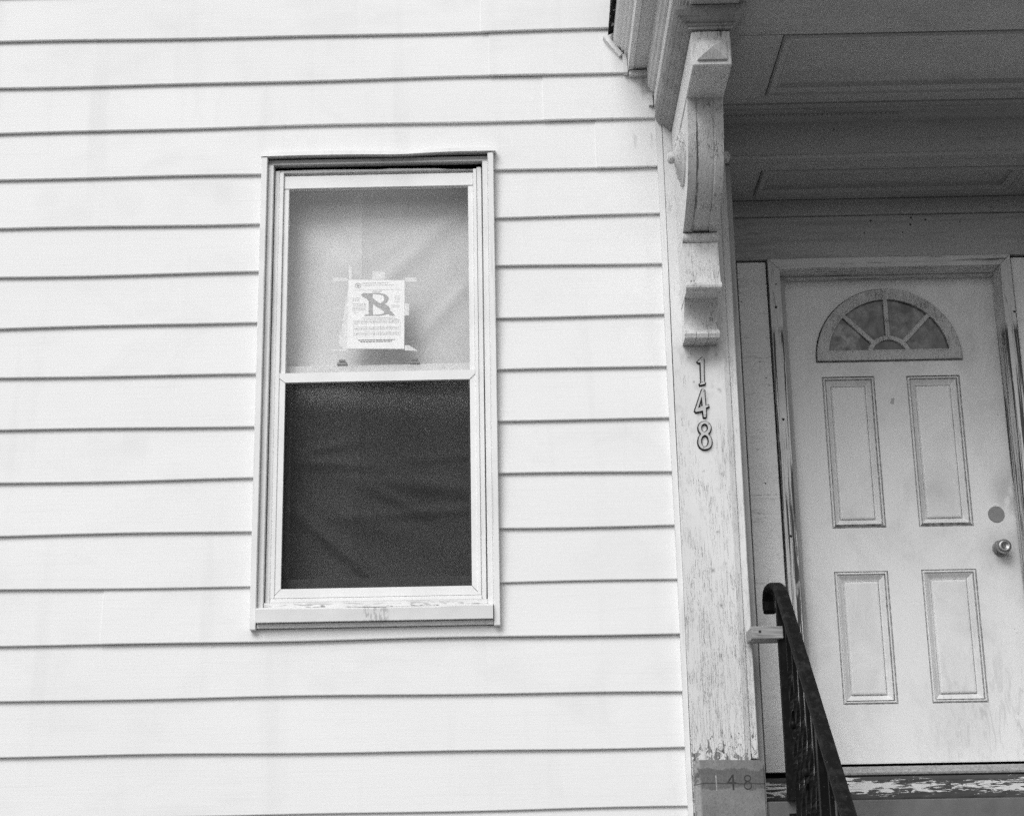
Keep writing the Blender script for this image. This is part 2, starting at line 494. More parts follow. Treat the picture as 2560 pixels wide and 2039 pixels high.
MT = dict(
    siding=mat_siding(), trim=mat_trim(), alu=mat_trim('white_aluminium', 0.80, 0.08), dirtytrim=mat_trim('stained_white_trim', 0.74, 0.5),
    headtrim=mat_trim('grimy_head_trim', 0.42, 0.8), sill=mat_sill(), old=mat_oldpaint(), bracket=mat_bracket(), cheek=mat_trim('smooth_side_lit_paint', 0.80, 0.25),
    hoodside=mat_trim('hood_side_paint', 0.60, 0.9), hoodpale=mat_trim('pale_hood_trim', 0.76, 0.4), capmould=mat_bracket('grimy_cap_paint', 0.36, 0.7),
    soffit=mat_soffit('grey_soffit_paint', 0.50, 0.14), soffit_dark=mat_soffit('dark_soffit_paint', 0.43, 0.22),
    frieze=mat_soffit('grimy_frieze_paint', 0.43, 0.6, ((1.47, 2.475, .006), (1.64, 2.485, .006), (1.70, 2.475, .006), (1.635, 2.455, .006), (1.44, 2.42, .004), (1.60, 2.42, .004))),
    band=mat_soffit('grey_band_paint', 0.43, 0.25),
    casv=mat_casing('splintered_jamb_paint', True), cash=mat_casing('splintered_head_paint', False),
    sidepanel=mat_soffit('pale_side_panel_paint', 0.82, 0.12), filler=mat_trim('grey_filler_paint', 0.44, 0.9),
    door=mat_door(), groove=mat_grime('grimy_door_groove', 0.14, 0.50), groovedark=mat_grime('black_door_groove', 0.03, 0.26), fanframe=mat_bracket('fanlight_frame_paint', 0.54, 0.75), fandirt=mat_grime('mouldy_frame_rim', 0.02, 0.20),
    pane=mat_fanpane(), woodsill=mat_woodsill(), stone=mat_stone('grey_step_stone', 0.16, 0.10), plinth=mat_plinth(), rawwood=mat_rawwood(), iron=mat_iron('black_painted_iron', 0.006, 0.016, 0.34), ironrail=mat_iron('worn_black_rail', 0.009, 0.032, 0.5),
    metal=mat_flat('brushed_metal', 0.36, 0.42, 0.5, 1.0), dullmetal=mat_flat('dull_grey_plate', 0.24, 0.6, 0.3, 0.0), strip=mat_flat('aluminium_threshold', 0.30, 0.5, 0.4, 0.0, 0.3),
    black=mat_flat('shadow_black', 0.010, 0.9, 0.1), room=mat_flat('dim_room_wall', 0.12, 0.9, 0.1), sheath=mat_flat('wall_sheathing', 0.20, 0.9, 0.1),
    curtain_a=mat_curtain('pale_cloth', 0.66), curtain_b=mat_curtain('pale_cloth_duller', 0.58), innersash=mat_flat('inner_sash_paint', 0.64, 0.6), latch=mat_flat('sash_lock_metal', 0.25, 0.5),
    glass=mat_glass('storm_glass', 0.98, 0.06, 0.9), glass2=mat_glass('sash_glass', 0.98, 0.012, 0.8), clear=mat_clear('clear_glass_body'), mesh=mat_mesh('fine_insect_mesh', 0.49, 0.020),
    paper=mat_flat('white_paper', 0.90, 0.8, 0.1, 0, 0.03), ink=mat_flat('faded_grey_ink', 0.40, 0.8, 0.1, 0, 0.15), inkpale=mat_flat('pale_grey_ink', 0.60, 0.8, 0.1, 0, 0.25), inkdark=mat_flat('dark_ink', 0.15, 0.8, 0.1), tape=mat_tape(),
    numeral=mat_flat('painted_numeral_face', 0.50, 0.55, 0.3), numeral_edge=mat_flat('dark_numeral_edge', 0.035, 0.8, 0.2), ghost=mat_flat('ghost_numeral_dark', 0.05, 0.9, 0.1, 0, 0.4), ghostpale=mat_flat('ghost_numeral_pale', 0.34, 0.9, 0.1, 0, 0.4),
    drip=mat_drip(), pavement=mat_stone('concrete_pavement', 0.22, 0.16), road=mat_stone('asphalt', 0.07, 0.045), roof=mat_flat('roof_tar', 0.05, 0.9, 0.1),
)

# ------------------------------------------------------------------ object helpers
LOC = {}

def thing(name, label, cat, loc, group=None):
    o = bpy.data.objects.new(name, None)
    o.empty_display_size = 0.1
    COL.objects.link(o)
    o.location = loc
    o['label'] = label
    o['category'] = cat
    if group:
        o['group'] = group
    LOC[o.name] = Vector(loc)
    return o

def root_loc(o):
    while o.parent:
        o = o.parent
    return LOC[o.name]

def finish(name, bm, mats, smooth):
    if mats == 'bracket':                            # pitted weathered fronts, smooth cheeks whitened with painted side light
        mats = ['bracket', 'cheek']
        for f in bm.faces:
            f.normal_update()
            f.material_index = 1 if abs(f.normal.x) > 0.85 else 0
    bmesh.ops.recalc_face_normals(bm, faces=bm.faces)
    me = bpy.data.meshes.new(name)
    bm.to_mesh(me)
    bm.free()
    for m in (mats if isinstance(mats, (list, tuple)) else [mats]):
        me.materials.append(MT[m])
    if smooth:
        me.polygons.foreach_set('use_smooth', [True] * len(me.polygons))
    return me

def part(name, bm, mats, parent, kind=None, label=None, smooth=False):
    bmesh.ops.translate(bm, verts=bm.verts, vec=-root_loc(parent))
    me = finish(name, bm, mats, smooth)
    o = bpy.data.objects.new(name, me)
    COL.objects.link(o)
    o.parent = parent
    if kind:
        o['kind'] = kind
    if label:
        o['label'] = label
    return o

def single(name, bm, mats, loc, label, cat, group=None, smooth=False):
    bmesh.ops.translate(bm, verts=bm.verts, vec=-Vector(loc))
    o = bpy.data.objects.new(name, finish(name, bm, mats, smooth))
    COL.objects.link(o)
    o.location = loc
    LOC[o.name] = Vector(loc)
    o['label'] = label
    o['category'] = cat
    if group:
        o['group'] = group
    return o

def struct(name, bm, mats):
    o = bpy.data.objects.new(name, finish(name, bm, mats, False))
    COL.objects.link(o)
    o['kind'] = 'structure'
    LOC[o.name] = Vector((0, 0, 0))
    return o

def box(bm, x0, x1, y0, y1, z0, z1, bev=0.0015, mi=0):
    vs = [bm.verts.new((x, y, z)) for x in (x0, x1) for y in (y0, y1) for z in (z0, z1)]
    fs = []
    for a in ((0, 1, 3, 2), (4, 6, 7, 5), (0, 4, 5, 1), (2, 3, 7, 6), (0, 2, 6, 4), (1, 5, 7, 3)):
        f = bm.faces.new([vs[i] for i in a])
        f.material_index = mi
        fs.append(f)
    if bev > 0:
        es = list({e for f in fs for e in f.edges})
        r = bmesh.ops.bevel(bm, geom=es, offset=bev, segments=1, affect='EDGES', profile=0.5)
        for f in r['faces']:
            f.material_index = mi
    return bm

def B(*a, **k):
    return box(bmesh.new(), *a, **k)

def prism(bm, pts, axis, a, b, mi=0):
    """extrude a closed outline: axis x takes (y,z), y takes (x,z), z takes (x,y)"""
    def P(p, t):
        return {'x': (t, p[0], p[1]), 'y': (p[0], t, p[1]), 'z': (p[0], p[1], t)}[axis]
    A = [bm.verts.new(P(p, a)) for p in pts]
    C = [bm.verts.new(P(p, b)) for p in pts]
    n = len(pts)
    fs = [bm.faces.new(A), bm.faces.new(C[::-1])]
    for i in range(n):
        j = (i + 1) % n
        fs.append(bm.faces.new((A[i], A[j], C[j], C[i])))
    for f in fs:
        f.material_index = mi
    return bm

def grid(bm, rows, mi=0, close=False):
    """rows of points joined into quads"""
    V = [[bm.verts.new(p) for p in r] for r in rows]
    for i in range(len(V) - 1):
        m = len(V[i])
        for j in range(m if close else m - 1):
            k = (j + 1) % m
            f = bm.faces.new((V[i][j], V[i][k], V[i + 1][k], V[i + 1][j]))
            f.material_index = mi
    return V

def tube(bm, path, prof, mi=0, caps=True, up=Vector((1, 0, 0))):
    """sweep a closed profile (u along 'up' x tangent frame, v) along a path"""
    rows = []
    n = len(path)
    for i, p in enumerate(path):
        p = Vector(p)
        t = (Vector(path[min(i + 1, n - 1)]) - Vector(path[max(i - 1, 0)])).normalized()
        u = (up - t * up.dot(t)).normalized()
        w = t.cross(u)
        pr = prof(i / (n - 1)) if callable(prof) else prof
        rows.append([p + u * a + w * b for a, b in pr])
    V = grid(bm, rows, mi, True)
    if caps:
        for r in (V[0], V[-1]):
            bm.faces.new(r).material_index = mi
    return bm

def circ(r, n=8, r2=None):
    return [(r * cos(2 * pi * k / n), (r2 or r) * sin(2 * pi * k / n)) for k in range(n)]

def sq(r):
    return [(-r, -r), (r, -r), (r, r), (-r, r)]

def lathe(bm, prof, c, axis, n=24, mi=0):
    """prof (radius, distance along axis); axis a unit vector"""
    ax = Vector(axis).normalized()
    a = ax.orthogonal().normalized()
    b = ax.cross(a)
    rows = [[Vector(c) + ax * d + (a * cos(2 * pi * k / n) + b * sin(2 * pi * k / n)) * max(r, 1e-4) for k in range(n)] for r, d in prof]
    V = grid(bm, rows, mi, True)
    bm.faces.new(V[0]).material_index = mi
    bm.faces.new(V[-1]).material_index = mi
    return bm

def outline(loops, y, depth, bev=0.0):
    """flat shape with holes standing in the wall plane: closed x,z loops made solid"""
    cu = bpy.data.curves.new('outline', 'CURVE')
    cu.dimensions = '2D'
    cu.fill_mode = 'BOTH'
    cu.extrude = depth / 2
    cu.bevel_depth = bev
    cu.bevel_resolution = 0
    for lp in loops:
        sp = cu.splines.new('POLY')
        sp.points.add(len(lp) - 1)
        for q, (x, z) in zip(sp.points, lp):
            q.co = (x, z, 0, 1)
        sp.use_cyclic_u = True
    ob = bpy.data.objects.new('outline', cu)
    COL.objects.link(ob)
    dg = bpy.context.evaluated_depsgraph_get()
    me = bpy.data.meshes.new_from_object(ob.evaluated_get(dg))
    bm = bmesh.new()
    bm.from_mesh(me)
    bpy.data.objects.remove(ob)
    bpy.data.curves.remove(cu)
    bpy.data.meshes.remove(me)
    for v in bm.verts:
        v.co = Vector((v.co.x, y - v.co.z, v.co.y))
    for f in bm.faces:
        f.material_index = 0
    return bm

def smoothloop(pts, it=2):
    for _ in range(it):
        q = []
        for i in range(len(pts)):
            a, b = pts[i], pts[(i + 1) % len(pts)]
            q += [(a[0] * .75 + b[0] * .25, a[1] * .75 + b[1] * .25), (a[0] * .25 + b[0] * .75, a[1] * .25 + b[1] * .75)]
        pts = q
    return pts

def text_mesh(s, size, x, z, y, bold=0.0):
    cu = bpy.data.curves.new('text', 'FONT')
    cu.body = s
    cu.size = size
    cu.align_x = 'CENTER'
    cu.offset = bold
    cu.extrude = 0.00015
    ob = bpy.data.objects.new('text', cu)
    COL.objects.link(ob)
    dg = bpy.context.evaluated_depsgraph_get()
    me = bpy.data.meshes.new_from_object(ob.evaluated_get(dg))
    bm = bmesh.new()
    bm.from_mesh(me)
    bpy.data.objects.remove(ob)
    bpy.data.curves.remove(cu)
    bpy.data.meshes.remove(me)
    for v in bm.verts:
        v.co = Vector((x + v.co.x, y - v.co.z, z + v.co.y))
    for f in bm.faces:
        f.material_index = 0
    return bm

# ------------------------------------------------------------------ ground
D = 5.732                                            # wall plane: front of the siding lips
bm = bmesh.new()
grid(bm, [[(-120, -120, GROUND - 0.13), (120, -120, GROUND - 0.13)], [(-120, D + 120, GROUND - 0.13), (120, D + 120, GROUND - 0.13)]])
struct('ground', bm, 'road')
bm = bmesh.new()
grid(bm, [[(-120, -9, GROUND - 0.126), (120, -9, GROUND - 0.126)], [(-120, -0.8, GROUND - 0.126), (120, -0.8, GROUND - 0.126)]])
struct('road', bm, 'road')
struct('pavement', B(-120, 120, -0.6, D + 0.3, GROUND - 0.12, GROUND, bev=0), 'pavement')
struct('kerb', B(-120, 120, -0.8, -0.603, GROUND - 0.125, GROUND + 0.002, bev=0.01), 'stone')

# ------------------------------------------------------------------ clapboard wall
PITCH_B = 0.2032
WX0, WX1 = -2.65, 0.556
WIN = (-0.995, -0.118, 0.748, 2.606)                # hole for the window
wall = thing('clapboard_wall', 'white clapboard house wall of long lapped boards left of the doorway', 'wall', (-0.6, D, GROUND))
RES = {0: (-2.4, -1.6), 1: (-2.2, 1.5), 2: (.9, 4.5), 3: (1.4, 1.9), 4: (-.5, 2.4), 5: (1.6, 2.6), 6: (-1.6, .6), 7: (-.9, -2.4), 8: (-.3, -3.5), 9: (-.6, -2.6), 10: (0, -3.6), 11: (-.3, -3.5), 12: (.5, -1.5), 13: (2.4, -1.2), 14: (5.0, 2.0)}

def lip(i, x):
    """height of the lower lip of course i: evenly pitched, a little out of true"""
    a, b = RES.get(i, (0, 0))
    t = (x + 2.0) / 2.55
    return 3.145 - PITCH_B * i + (a + (b - a) * t) / 540 + 0.0024 * sin(x * 2.3 + i * 1.7) + 0.0015 * sin(x * 5.7 + i * 2.9)

def board(i, x0, x1, off, hole=None):
    """one lapped board; hole = (xa, xb, mode, z) cuts it round the window"""
    bm = bmesh.new()
    segs = [(x0, x1, None)]
    if hole:
        xa, xb, mode, zc = hole
        segs = [(x0, xa, None), (xa, xb, (mode, zc)), (xb, x1, None)]
    for s0, s1, cut in segs:
        n = max(1, int((s1 - s0) / 0.12))
        rows = []
        for k in range(n + 1):
            x = s0 + (s1 - s0) * k / n
            z0, z1 = lip(i, x), lip(i - 1, x) + 0.015
            y0 = D - off
            h = z1 - z0
            if cut and cut[0] == 'above':            # only the strip over the window head
                f = (cut[1] - z0) / h
                ya = y0 + 0.0170 * f
                sec = [(ya, cut[1]), (y0 + 0.0170, z1), (y0 + 0.0192, z1), (ya + 0.0022, cut[1])]
            elif cut:                                # only the strip under the sill
                f = (cut[1] - z0) / h
                sec = [(y0, z0 + 0.003), (y0 + 0.0170 * f, cut[1]), (y0 + 0.0170 * f + 0.0022, cut[1]), (y0 + 0.0035, z0 + 0.002), (y0 + 0.0156, z0 + 0.002), (y0 + 0.0156, z0), (y0 + 0.0016, z0)]
            else:
                sec = [(y0, z0 + 0.003), (y0 + 0.0170, z1), (y0 + 0.0192, z1), (y0 + 0.0038, z0 + 0.0028), (y0 + 0.0156, z0 + 0.0026), (y0 + 0.0156, z0), (y0 + 0.0016, z0)]
            rows.append([(x, y, z) for y, z in sec])
        V = grid(bm, rows, 0, True)
        bm.faces.new(V[0])
        bm.faces.new(V[-1])
    return bm

SEAM = {-1: 0.05, 0: -0.124, 1: -0.093, 2: 0.12, 3: 0.323, 12: -1.538, 16: -0.9}
for i in range(-2, 20):
    cuts = [WX0] + ([SEAM[i]] if i in SEAM else []) + [WX1]
    xa, xb, zb, zt = WIN
    for k in range(len(cuts) - 1):
        a, b = cuts[k], cuts[k + 1]
        off = 0.0030 if (k == 1) else 0.0
        a2 = a - 0.02 if k == 1 else a
        if i in SEAM and k == 0:
            b = b + 0.0
        if 4 <= i <= 11:
            part('siding_board', board(i, WX0, xa, 0), 'siding', wall)
            part('siding_board', board(i, xb, WX1, 0), 'siding', wall)
        elif i == 3:
            if k == 0:
                part('siding_board', board(i, a, b, 0, (xa, xb, 'above', zt)), 'siding', wall)
            else:
                part('siding_board', board(i, a2, b, off), 'siding', wall)
        elif i == 12:
            if k == 1:
                part('siding_board', board(i, a2, b, off, (xa, xb, 'below', zb)), 'siding', wall)
            else:
                part('siding_board', board(i, a, b, 0), 'siding', wall)
        else:
            part('siding_board', board(i, a2, b, off), 'siding', wall)
# sheathing behind the boards, with the window hole
bm = bmesh.new()
box(bm, WX0, -0.999, D + 0.026, D + 0.16, -0.95, 4.2, 0)
box(bm, -0.114, 0.80, D + 0.026, D + 0.16, -0.95, 4.2, 0)
box(bm, -0.999, -0.114, D + 0.026, D + 0.16, -0.95, 0.745, 0)
box(bm, -0.999, -0.114, D + 0.026, D + 0.16, 2.61, 4.2, 0)
part('sheathing', bm, 'sheath', wall)
part('foundation', B(WX0, 0.56, D + 0.01, D + 0.3, GROUND, -0.955, 0.004), 'stone', wall)
# corner strip between boards and pilaster, slightly crooked
bm = bmesh.new()
grid_rows = []
for k in range(15):
    t = k / 14
    z = 2.755 - t * 3.6
    x = 0.541 + 0.008 * min(1, t * 1.3) + 0.0012 * sin(k * 1.1)
    w = 0.0225 - 0.005 * min(1, t * 1.6)
    grid_rows.append([(x, D - 0.020, z), (x + w, D - 0.020, z), (x + w, D + 0.018, z), (x, D + 0.018, z)])
V = grid(bm, grid_rows, 0, True)
bm.faces.new(V[0]); bm.faces.new(V[-1])
part('corner_strip', bm, 'trim', wall)
# a dim room behind the window so that no daylight comes from behind the curtains
bm = bmesh.new()
box(bm, -1.4, 0.3, D + 0.75, D + 0.80, 0.3, 3.0, 0)
box(bm, -1.45, -1.40, D + 0.165, D + 0.80, 0.3, 3.0, 0)
box(bm, 0.30, 0.35, D + 0.165, D + 0.80, 0.3, 3.0, 0)
box(bm, -1.40, 0.30, D + 0.165, D + 0.748, 2.95, 3.0, 0)
box(bm, -1.40, 0.30, D + 0.165, D + 0.748, 0.3, 0.35, 0)
part('room_lining', bm, 'room', wall)

# ------------------------------------------------------------------ window
win = thing('storm_window', 'white double-hung window with storm frame and insect screen in the clapboard wall', 'window', (-0.557, D, 0.745))
bm = bmesh.new()
rows = []
for k in range(25):
    t = k / 24
    x = -1.016 + 0.922 * t
    dent = -0.004 * math.exp(-((x + 0.47) / 0.10) ** 2)
    z = 2.598 + 0.004 * t + dent + 0.0012 * sin(t * 9)
    rows.append([(x, D - 0.036, z), (x, D - 0.034 - dent * 0.9, z + 0.016), (x, D + 0.012, z + 0.019), (x, D + 0.012, z + 0.005), (x, D - 0.033, z + 0.001)])
V = grid(bm, rows, 0, True)
bm.faces.new(V[0]); bm.faces.new(V[-1])
part('head_flashing', bm, 'trim', win)
for x0, x1 in ((-1.012, -0.989), (-0.1245, -0.1015)):
    part('side_channel', B(x0, x1, D - 0.032, D + 0.02, 0.744, 2.597, 0.002), 'trim', win)
for x0, x1 in ((-0.9885, -0.967), (-0.1465, -0.125)):
    part('casing_strip', B(x0, x1, D - 0.010, D + 0.03, 0.822, 2.572, 0.002), 'dirtytrim', win)
bm = B(-0.9885, -0.125, D - 0.002, D + 0.03, 2.574, 2.5965, 0.002)
box(bm, -0.9885, -0.125, D - 0.008, D + 0.008, 2.572, 2.579, 0.001)
part('casing_head', bm, 'headtrim', win)
for x0, x1, y in ((-0.964, -0.9455, D + 0.012), (-0.1695, -0.151, D + 0.012)):
    part('blind_stop', B(x0, x1, y, D + 0.06, 0.846, 2.556, 0.002), 'dirtytrim', win)
for x0, x1 in ((-0.945, -0.9295), (-0.1835, -0.170)):
    part('storm_track', B(x0, x1, D + 0.008, D + 0.055, 0.862, 2.5475, 0.0015), 'alu', win)
bm = bmesh.new()                                     # ragged caulked head stop
rows = []
for k in range(19):
    t = k / 18
    x = -0.964 + 0.813 * t
    zt = 2.5585 + 0.004 * sin(t * 5 + 0.6) + (0.004 if t > 0.55 and t < 0.8 else 0) - 0.006 * max(0, t - 0.8) * 5
    rows.append([(x, D + 0.019, 2.549), (x, D + 0.016, zt - 0.004), (x, D + 0.022, zt), (x, D + 0.06, zt), (x, D + 0.06, 2.549)])
V = grid(bm, rows, 0, True)
bm.faces.new(V[0]); bm.faces.new(V[-1])
part('head_stop', bm, 'dirtytrim', win)
bm = bmesh.new()
box(bm, -0.992, -0.966, D + 0.066, D + 0.072, 0.80, 2.606, 0)
box(bm, -0.149, -0.121, D + 0.066, D + 0.072, 0.80, 2.606, 0)
box(bm, -0.965, -0.150, D + 0.066, D + 0.072, 2.537, 2.606, 0)
part('dark_recess', bm, 'black', win)
# upper storm sash
for x0, x1 in ((-0.929, -0.9085), (-0.2045, -0.184)):
    part('sash_stile', B(x0, x1, D + 0.020, D + 0.045, 1.724, 2.4795, 0.0015), 'alu', win)
part('sash_rail', B(-0.929, -0.184, D + 0.018, D + 0.045, 2.481, 2.535, 0.002), 'alu', win)
part('glass_pane', pane_box(-0.9083, -0.2047, D + 0.028, D + 0.031, 1.7245, 2.480), ['glass', 'clear'], win)
# meeting rail with mitred ends and lower sash with mitred corners
part('meeting_rail', prism(bmesh.new(), [(-0.9395, 1.722), (-0.1845, 1.722), (-0.1845, 1.706), (-0.2055, 1.685), (-0.9065, 1.685), (-0.9395, 1.711)], 'y', D + 0.010, D + 0.043), 'alu', win)
part('sash_stile', prism(bmesh.new(), [(-0.9395, 0.8645), (-0.9395, 1.709), (-0.9075, 1.6835), (-0.9075, 0.8975)], 'y', D + 0.0125, D + 0.042), 'alu', win)
part('sash_stile', prism(bmesh.new(), [(-0.1735, 0.8645), (-0.2045, 0.8975), (-0.2045, 1.6835), (-0.1845, 1.7035), (-0.1735, 1.7035)], 'y', D + 0.0125, D + 0.042), 'alu', win)
part('sash_rail', prism(bmesh.new(), [(-0.9375, 0.863), (-0.9060, 0.8965), (-0.2060, 0.8965), (-0.1750, 0.863)], 'y', D + 0.011, D + 0.042), 'alu', win)
part('insect_screen', B(-0.9074, -0.2046, D + 0.029, D + 0.0295, 0.897, 1.6845, 0), 'mesh', win)
# sill
part('sill_ledge', B(-0.944, -0.1685, D + 0.004, D + 0.06, 0.845, 0.8605, 0.002), 'alu', win)
bm = bmesh.new()
rows = []
for k in range(17):
    t = k / 16
    x = -0.966 + 0.8185 * t
    rows.append([(x, D - 0.004 + 0.0015 * sin(t * 17), 0.824), (x, D - 0.001, 0.8445), (x, D + 0.05, 0.8445), (x, D + 0.05, 0.824)])
V = grid(bm, rows, 0, True)
bm.faces.new(V[0]); bm.faces.new(V[-1])
part('sill_step', bm, 'sill', win)
bm = bmesh.new()
rows = []
for k in range(21):
    t = k / 20
    x = -0.9875 + 0.8605 * t
    zt = 0.8185 + 0.0022 * sin(t * 7 + 1) + 0.001 * sin(t * 23)
    rows.append([(x, D - 0.048, 0.768), (x, D - 0.049, zt - 0.006), (x, D - 0.043, zt), (x, D + 0.03, zt + 0.004), (x, D + 0.03, 0.768)])
V = grid(bm, rows, 0, True)
bm.faces.new(V[0]); bm.faces.new(V[-1])
part('sill_board', bm, 'sill', win)
part('sill_apron', B(-0.9865, -0.126, D - 0.022, D + 0.02, 0.750, 0.7665, 0.0015), 'dirtytrim', win)
# inner sashes seen through glass and screen
bm = bmesh.new()
box(bm, -0.94, -0.895, D + 0.090, D + 0.125, 0.945, 1.735, 0.002)
box(bm, -0.215, -0.17, D + 0.090, D + 0.125, 0.945, 1.735, 0.002)
box(bm, -0.94, -0.17, D + 0.088, D + 0.125, 0.885, 0.9445, 0.003)
box(bm, -0.94, -0.17, D + 0.086, D + 0.125, 1.7355, 1.772, 0.003)
isash = part('inner_sash', bm, 'innersash', win)
part('inner_pane', pane_box(-0.895, -0.215, D + 0.105, D + 0.108, 0.9447, 1.735), ['glass2', 'clear'], win)
for x in (-0.70, -0.42):
    bm = B(x - 0.020, x + 0.020, D + 0.080, D + 0.11, 1.773, 1.783, 0.002)
    box(bm, x - 0.013, x + 0.013, D + 0.076, D + 0.10, 1.784, 1.794, 0.003)
    part('sash_lock', bm, 'latch', isash)

# ------------------------------------------------------------------ curtains
FOLDS = [(-0.70, 1.06, -0.85, 0.030, 0.020, 0.20), (-0.78, 1.40, -0.10, 0.018, 0.009, 0.22), (-0.76, 1.46, 0.16, 0.014, 0.007, 0.16), (-0.36, 1.30, -0.12, 0.030, 0.014, 0.22), (-0.50, 1.255, -0.45, 0.022, 0.010, 0.12),
         (-0.40, 1.20, 0.05, 0.016, 0.008, 0.30), (-0.62, 1.17, -0.35, 0.05, 0.012, 0.25), (-0.45, 2.22, 0.9, 0.05, 0.016, 0.2), (-0.30, 2.02, 1.1, 0.04, 0.014, 0.14), (-0.75, 2.25, -0.8, 0.07, 0.014, 0.2), (-0.35, 2.36, 0.5, 0.04, 0.010, 0.2), (-0.28, 1.42, 0.10, 0.014, 0.006, 0.2)]
def curtain(name, x0, x1, y, mname, label, seed, strong):
    rnd = random.Random(4)
    ph = [rnd.uniform(0, 6.28) for _ in range(8)]
    bm = bmesh.new()
    rows = []
    for i in range(141):
        z = 2.62 - 1.86 * i / 140
        r = []
        for j in range(41):
            x = x0 + (x1 - x0) * j / 40
            d = 0.006 * sin(x * 5 + ph[0]) + strong * 0.010 * sin(9 * (x * 0.55 + z) + ph[1]) * math.exp(-((z - 1.25) / 0.5) ** 2)
            d += 0.007 * sin(3.3 * (z - x * 0.8) + ph[2]) + 0.003 * sin(14 * (z + 0.12 * sin(5 * x + ph[3])) + ph[4]) * (1 if z < 1.7 else 0.4)
            d += 0.004 * sin(7 * (x + z * 0.7) + ph[5])
            for fx, fz, sl, wd, hh, ex in FOLDS:      # creases: a ridge along a slanting line, dying out sideways
                q = (z - fz - sl * (x - fx)) / wd
                d -= (2.2 if fz < 1.8 else 0.6) * hh * math.exp(-q * q) * math.exp(-((x - fx) / ex) ** 2)
            r.append((x, y + d, z))
        rows.append(r)
    grid(bm, rows)
    back = [[(p[0], p[1] + 0.002, p[2]) for p in r] for r in rows]
    grid(bm, back)
    o = single(name, bm, mname, ((x0 + x1) / 2, y, 0.76), label, 'curtain', 'cloths hung inside the window', smooth=True)
    return o
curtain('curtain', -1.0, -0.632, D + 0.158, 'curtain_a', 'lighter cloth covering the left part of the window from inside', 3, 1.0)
curtain('curtain', -0.66, -0.113, D + 0.1590, 'curtain_b', 'duller cloth covering the right part of the window from inside, behind the notice', 5, 0.8)  # this cloth is a duller grey than the first

# ------------------------------------------------------------------ notice taped inside the upper pane
PY = D + 0.0575
note = thing('permit_notice', 'white printed permit sheet with a large grey letter taped inside the upper window pane', 'notice', (-0.566, PY, 1.83))
part('paper_sheet', prism(bmesh.new(), [(-0.675, 2.112), (-0.457, 2.105), (-0.458, 1.826), (-0.677, 1.831)], 'y', PY, PY + 0.0006), 'paper', note)
part('backing_sheet', prism(bmesh.new(), [(-0.683, 2.034), (-0.672, 2.09), (-0.500, 2.09), (-0.500, 1.829), (-0.690, 1.829), (-0.709, 1.850), (-0.709, 1.895), (-0.701, 1.906)], 'y', PY + 0.0012, PY + 0.0018), 'tape', note)
BIGB = [(-0.626, 2.048), (-0.616, 2.057), (-0.602, 2.054), (-0.559, 2.055), (-0.537, 2.051), (-0.524, 2.043), (-0.518, 2.032), (-0.521, 2.022), (-0.528, 2.014), (-0.537, 2.009), (-0.526, 2.005), (-0.517, 1.997), (-0.513, 1.989), (-0.513, 1.982), (-0.504, 1.975), (-0.494, 1.961), (-0.513, 1.962), (-0.518, 1.968), (-0.528, 1.967), (-0.541, 1.964), (-0.558, 1.962), (-0.613, 1.963), (-0.61, 1.967), (-0.599, 1.968), (-0.596, 1.972), (-0.596, 2.023), (-0.604, 2.032), (-0.62, 2.041)]
BH1 = [(-0.581, 2.052), (-0.559, 2.05), (-0.544, 2.047), (-0.536, 2.039), (-0.536, 2.028), (-0.54, 2.019), (-0.551, 2.013), (-0.563, 2.02), (-0.581, 2.035)]
BH2 = [(-0.58, 2.012), (-0.569, 2.002), (-0.536, 1.98), (-0.536, 1.973), (-0.545, 1.968), (-0.563, 1.966), (-0.577, 1.966), (-0.58, 1.97)]
part('big_letter', outline([BIGB, BH1, BH2], PY - 0.0009, 0.0003), 'ink', note)
part('permit_heading', text_mesh('PERMIT', 0.0115, -0.563, 2.057, PY - 0.0006), 'inkpale', note)
bm = bmesh.new()
SC = (-0.638, 2.0865)
outer = [(SC[0] + 0.0120 * cos(t * pi / 12), SC[1] + 0.0110 * sin(t * pi / 12)) for t in range(24)]
inner = [(SC[0] + 0.0098 * cos(t * pi / 12), SC[1] + 0.0088 * sin(t * pi / 12)) for t in range(24)]
shield = [(SC[0] - 0.0055, SC[1] + 0.0045), (SC[0] + 0.0055, SC[1] + 0.0045), (SC[0] + 0.0055, SC[1] - 0.001), (SC[0], SC[1] - 0.0062), (SC[0] - 0.0055, SC[1] - 0.001)]
part('seal', outline([outer, inner, shield], PY - 0.0006, 0.0003), 'ink', note)
def print_lines(spec, mname, nm):
    bm = bmesh.new()
    rnd = random.Random(11)
    for (xa, xb, z, h, gap) in spec:
        x = xa
        while x < xb - 0.002:
            w = rnd.uniform(0.004, 0.013) if gap else xb - xa
            x2 = min(xb, x + w)
            box(bm, x, x2, PY - 0.0006, PY - 0.0003, z - h / 2, z + h / 2, 0)
            x = x2 + rnd.uniform(0.0012, 0.0026)
    part(nm, bm, mname, note, kind='stuff')
pale = [(-0.620, -0.520, 2.096, 0.0036, 1), (-0.620, -0.497, 2.087, 0.003, 1), (-0.655, -0.475, 2.068, 0.0008, 0)]
for k, z in enumerate((2.036, 2.030, 2.024, 2.012, 2.006, 1.998, 1.992, 1.986)):
    pale.append((-0.659, -0.632 if k < 3 else -0.606, z, 0.0024, 1))
for z in (2.040, 2.032, 2.026, 2.018):
    pale.append((-0.495, -0.476, z, 0.0022, 1))
for z in (2.003, 1.996):
    pale.append((-0.508, -0.476, z, 0.0016, 0))
pale += [(-0.654, -0.632, 1.975, 0.0022, 1), (-0.619, -0.494, 1.954, 0.0022, 1), (-0.617, -0.484, 1.948, 0.0022, 1)]
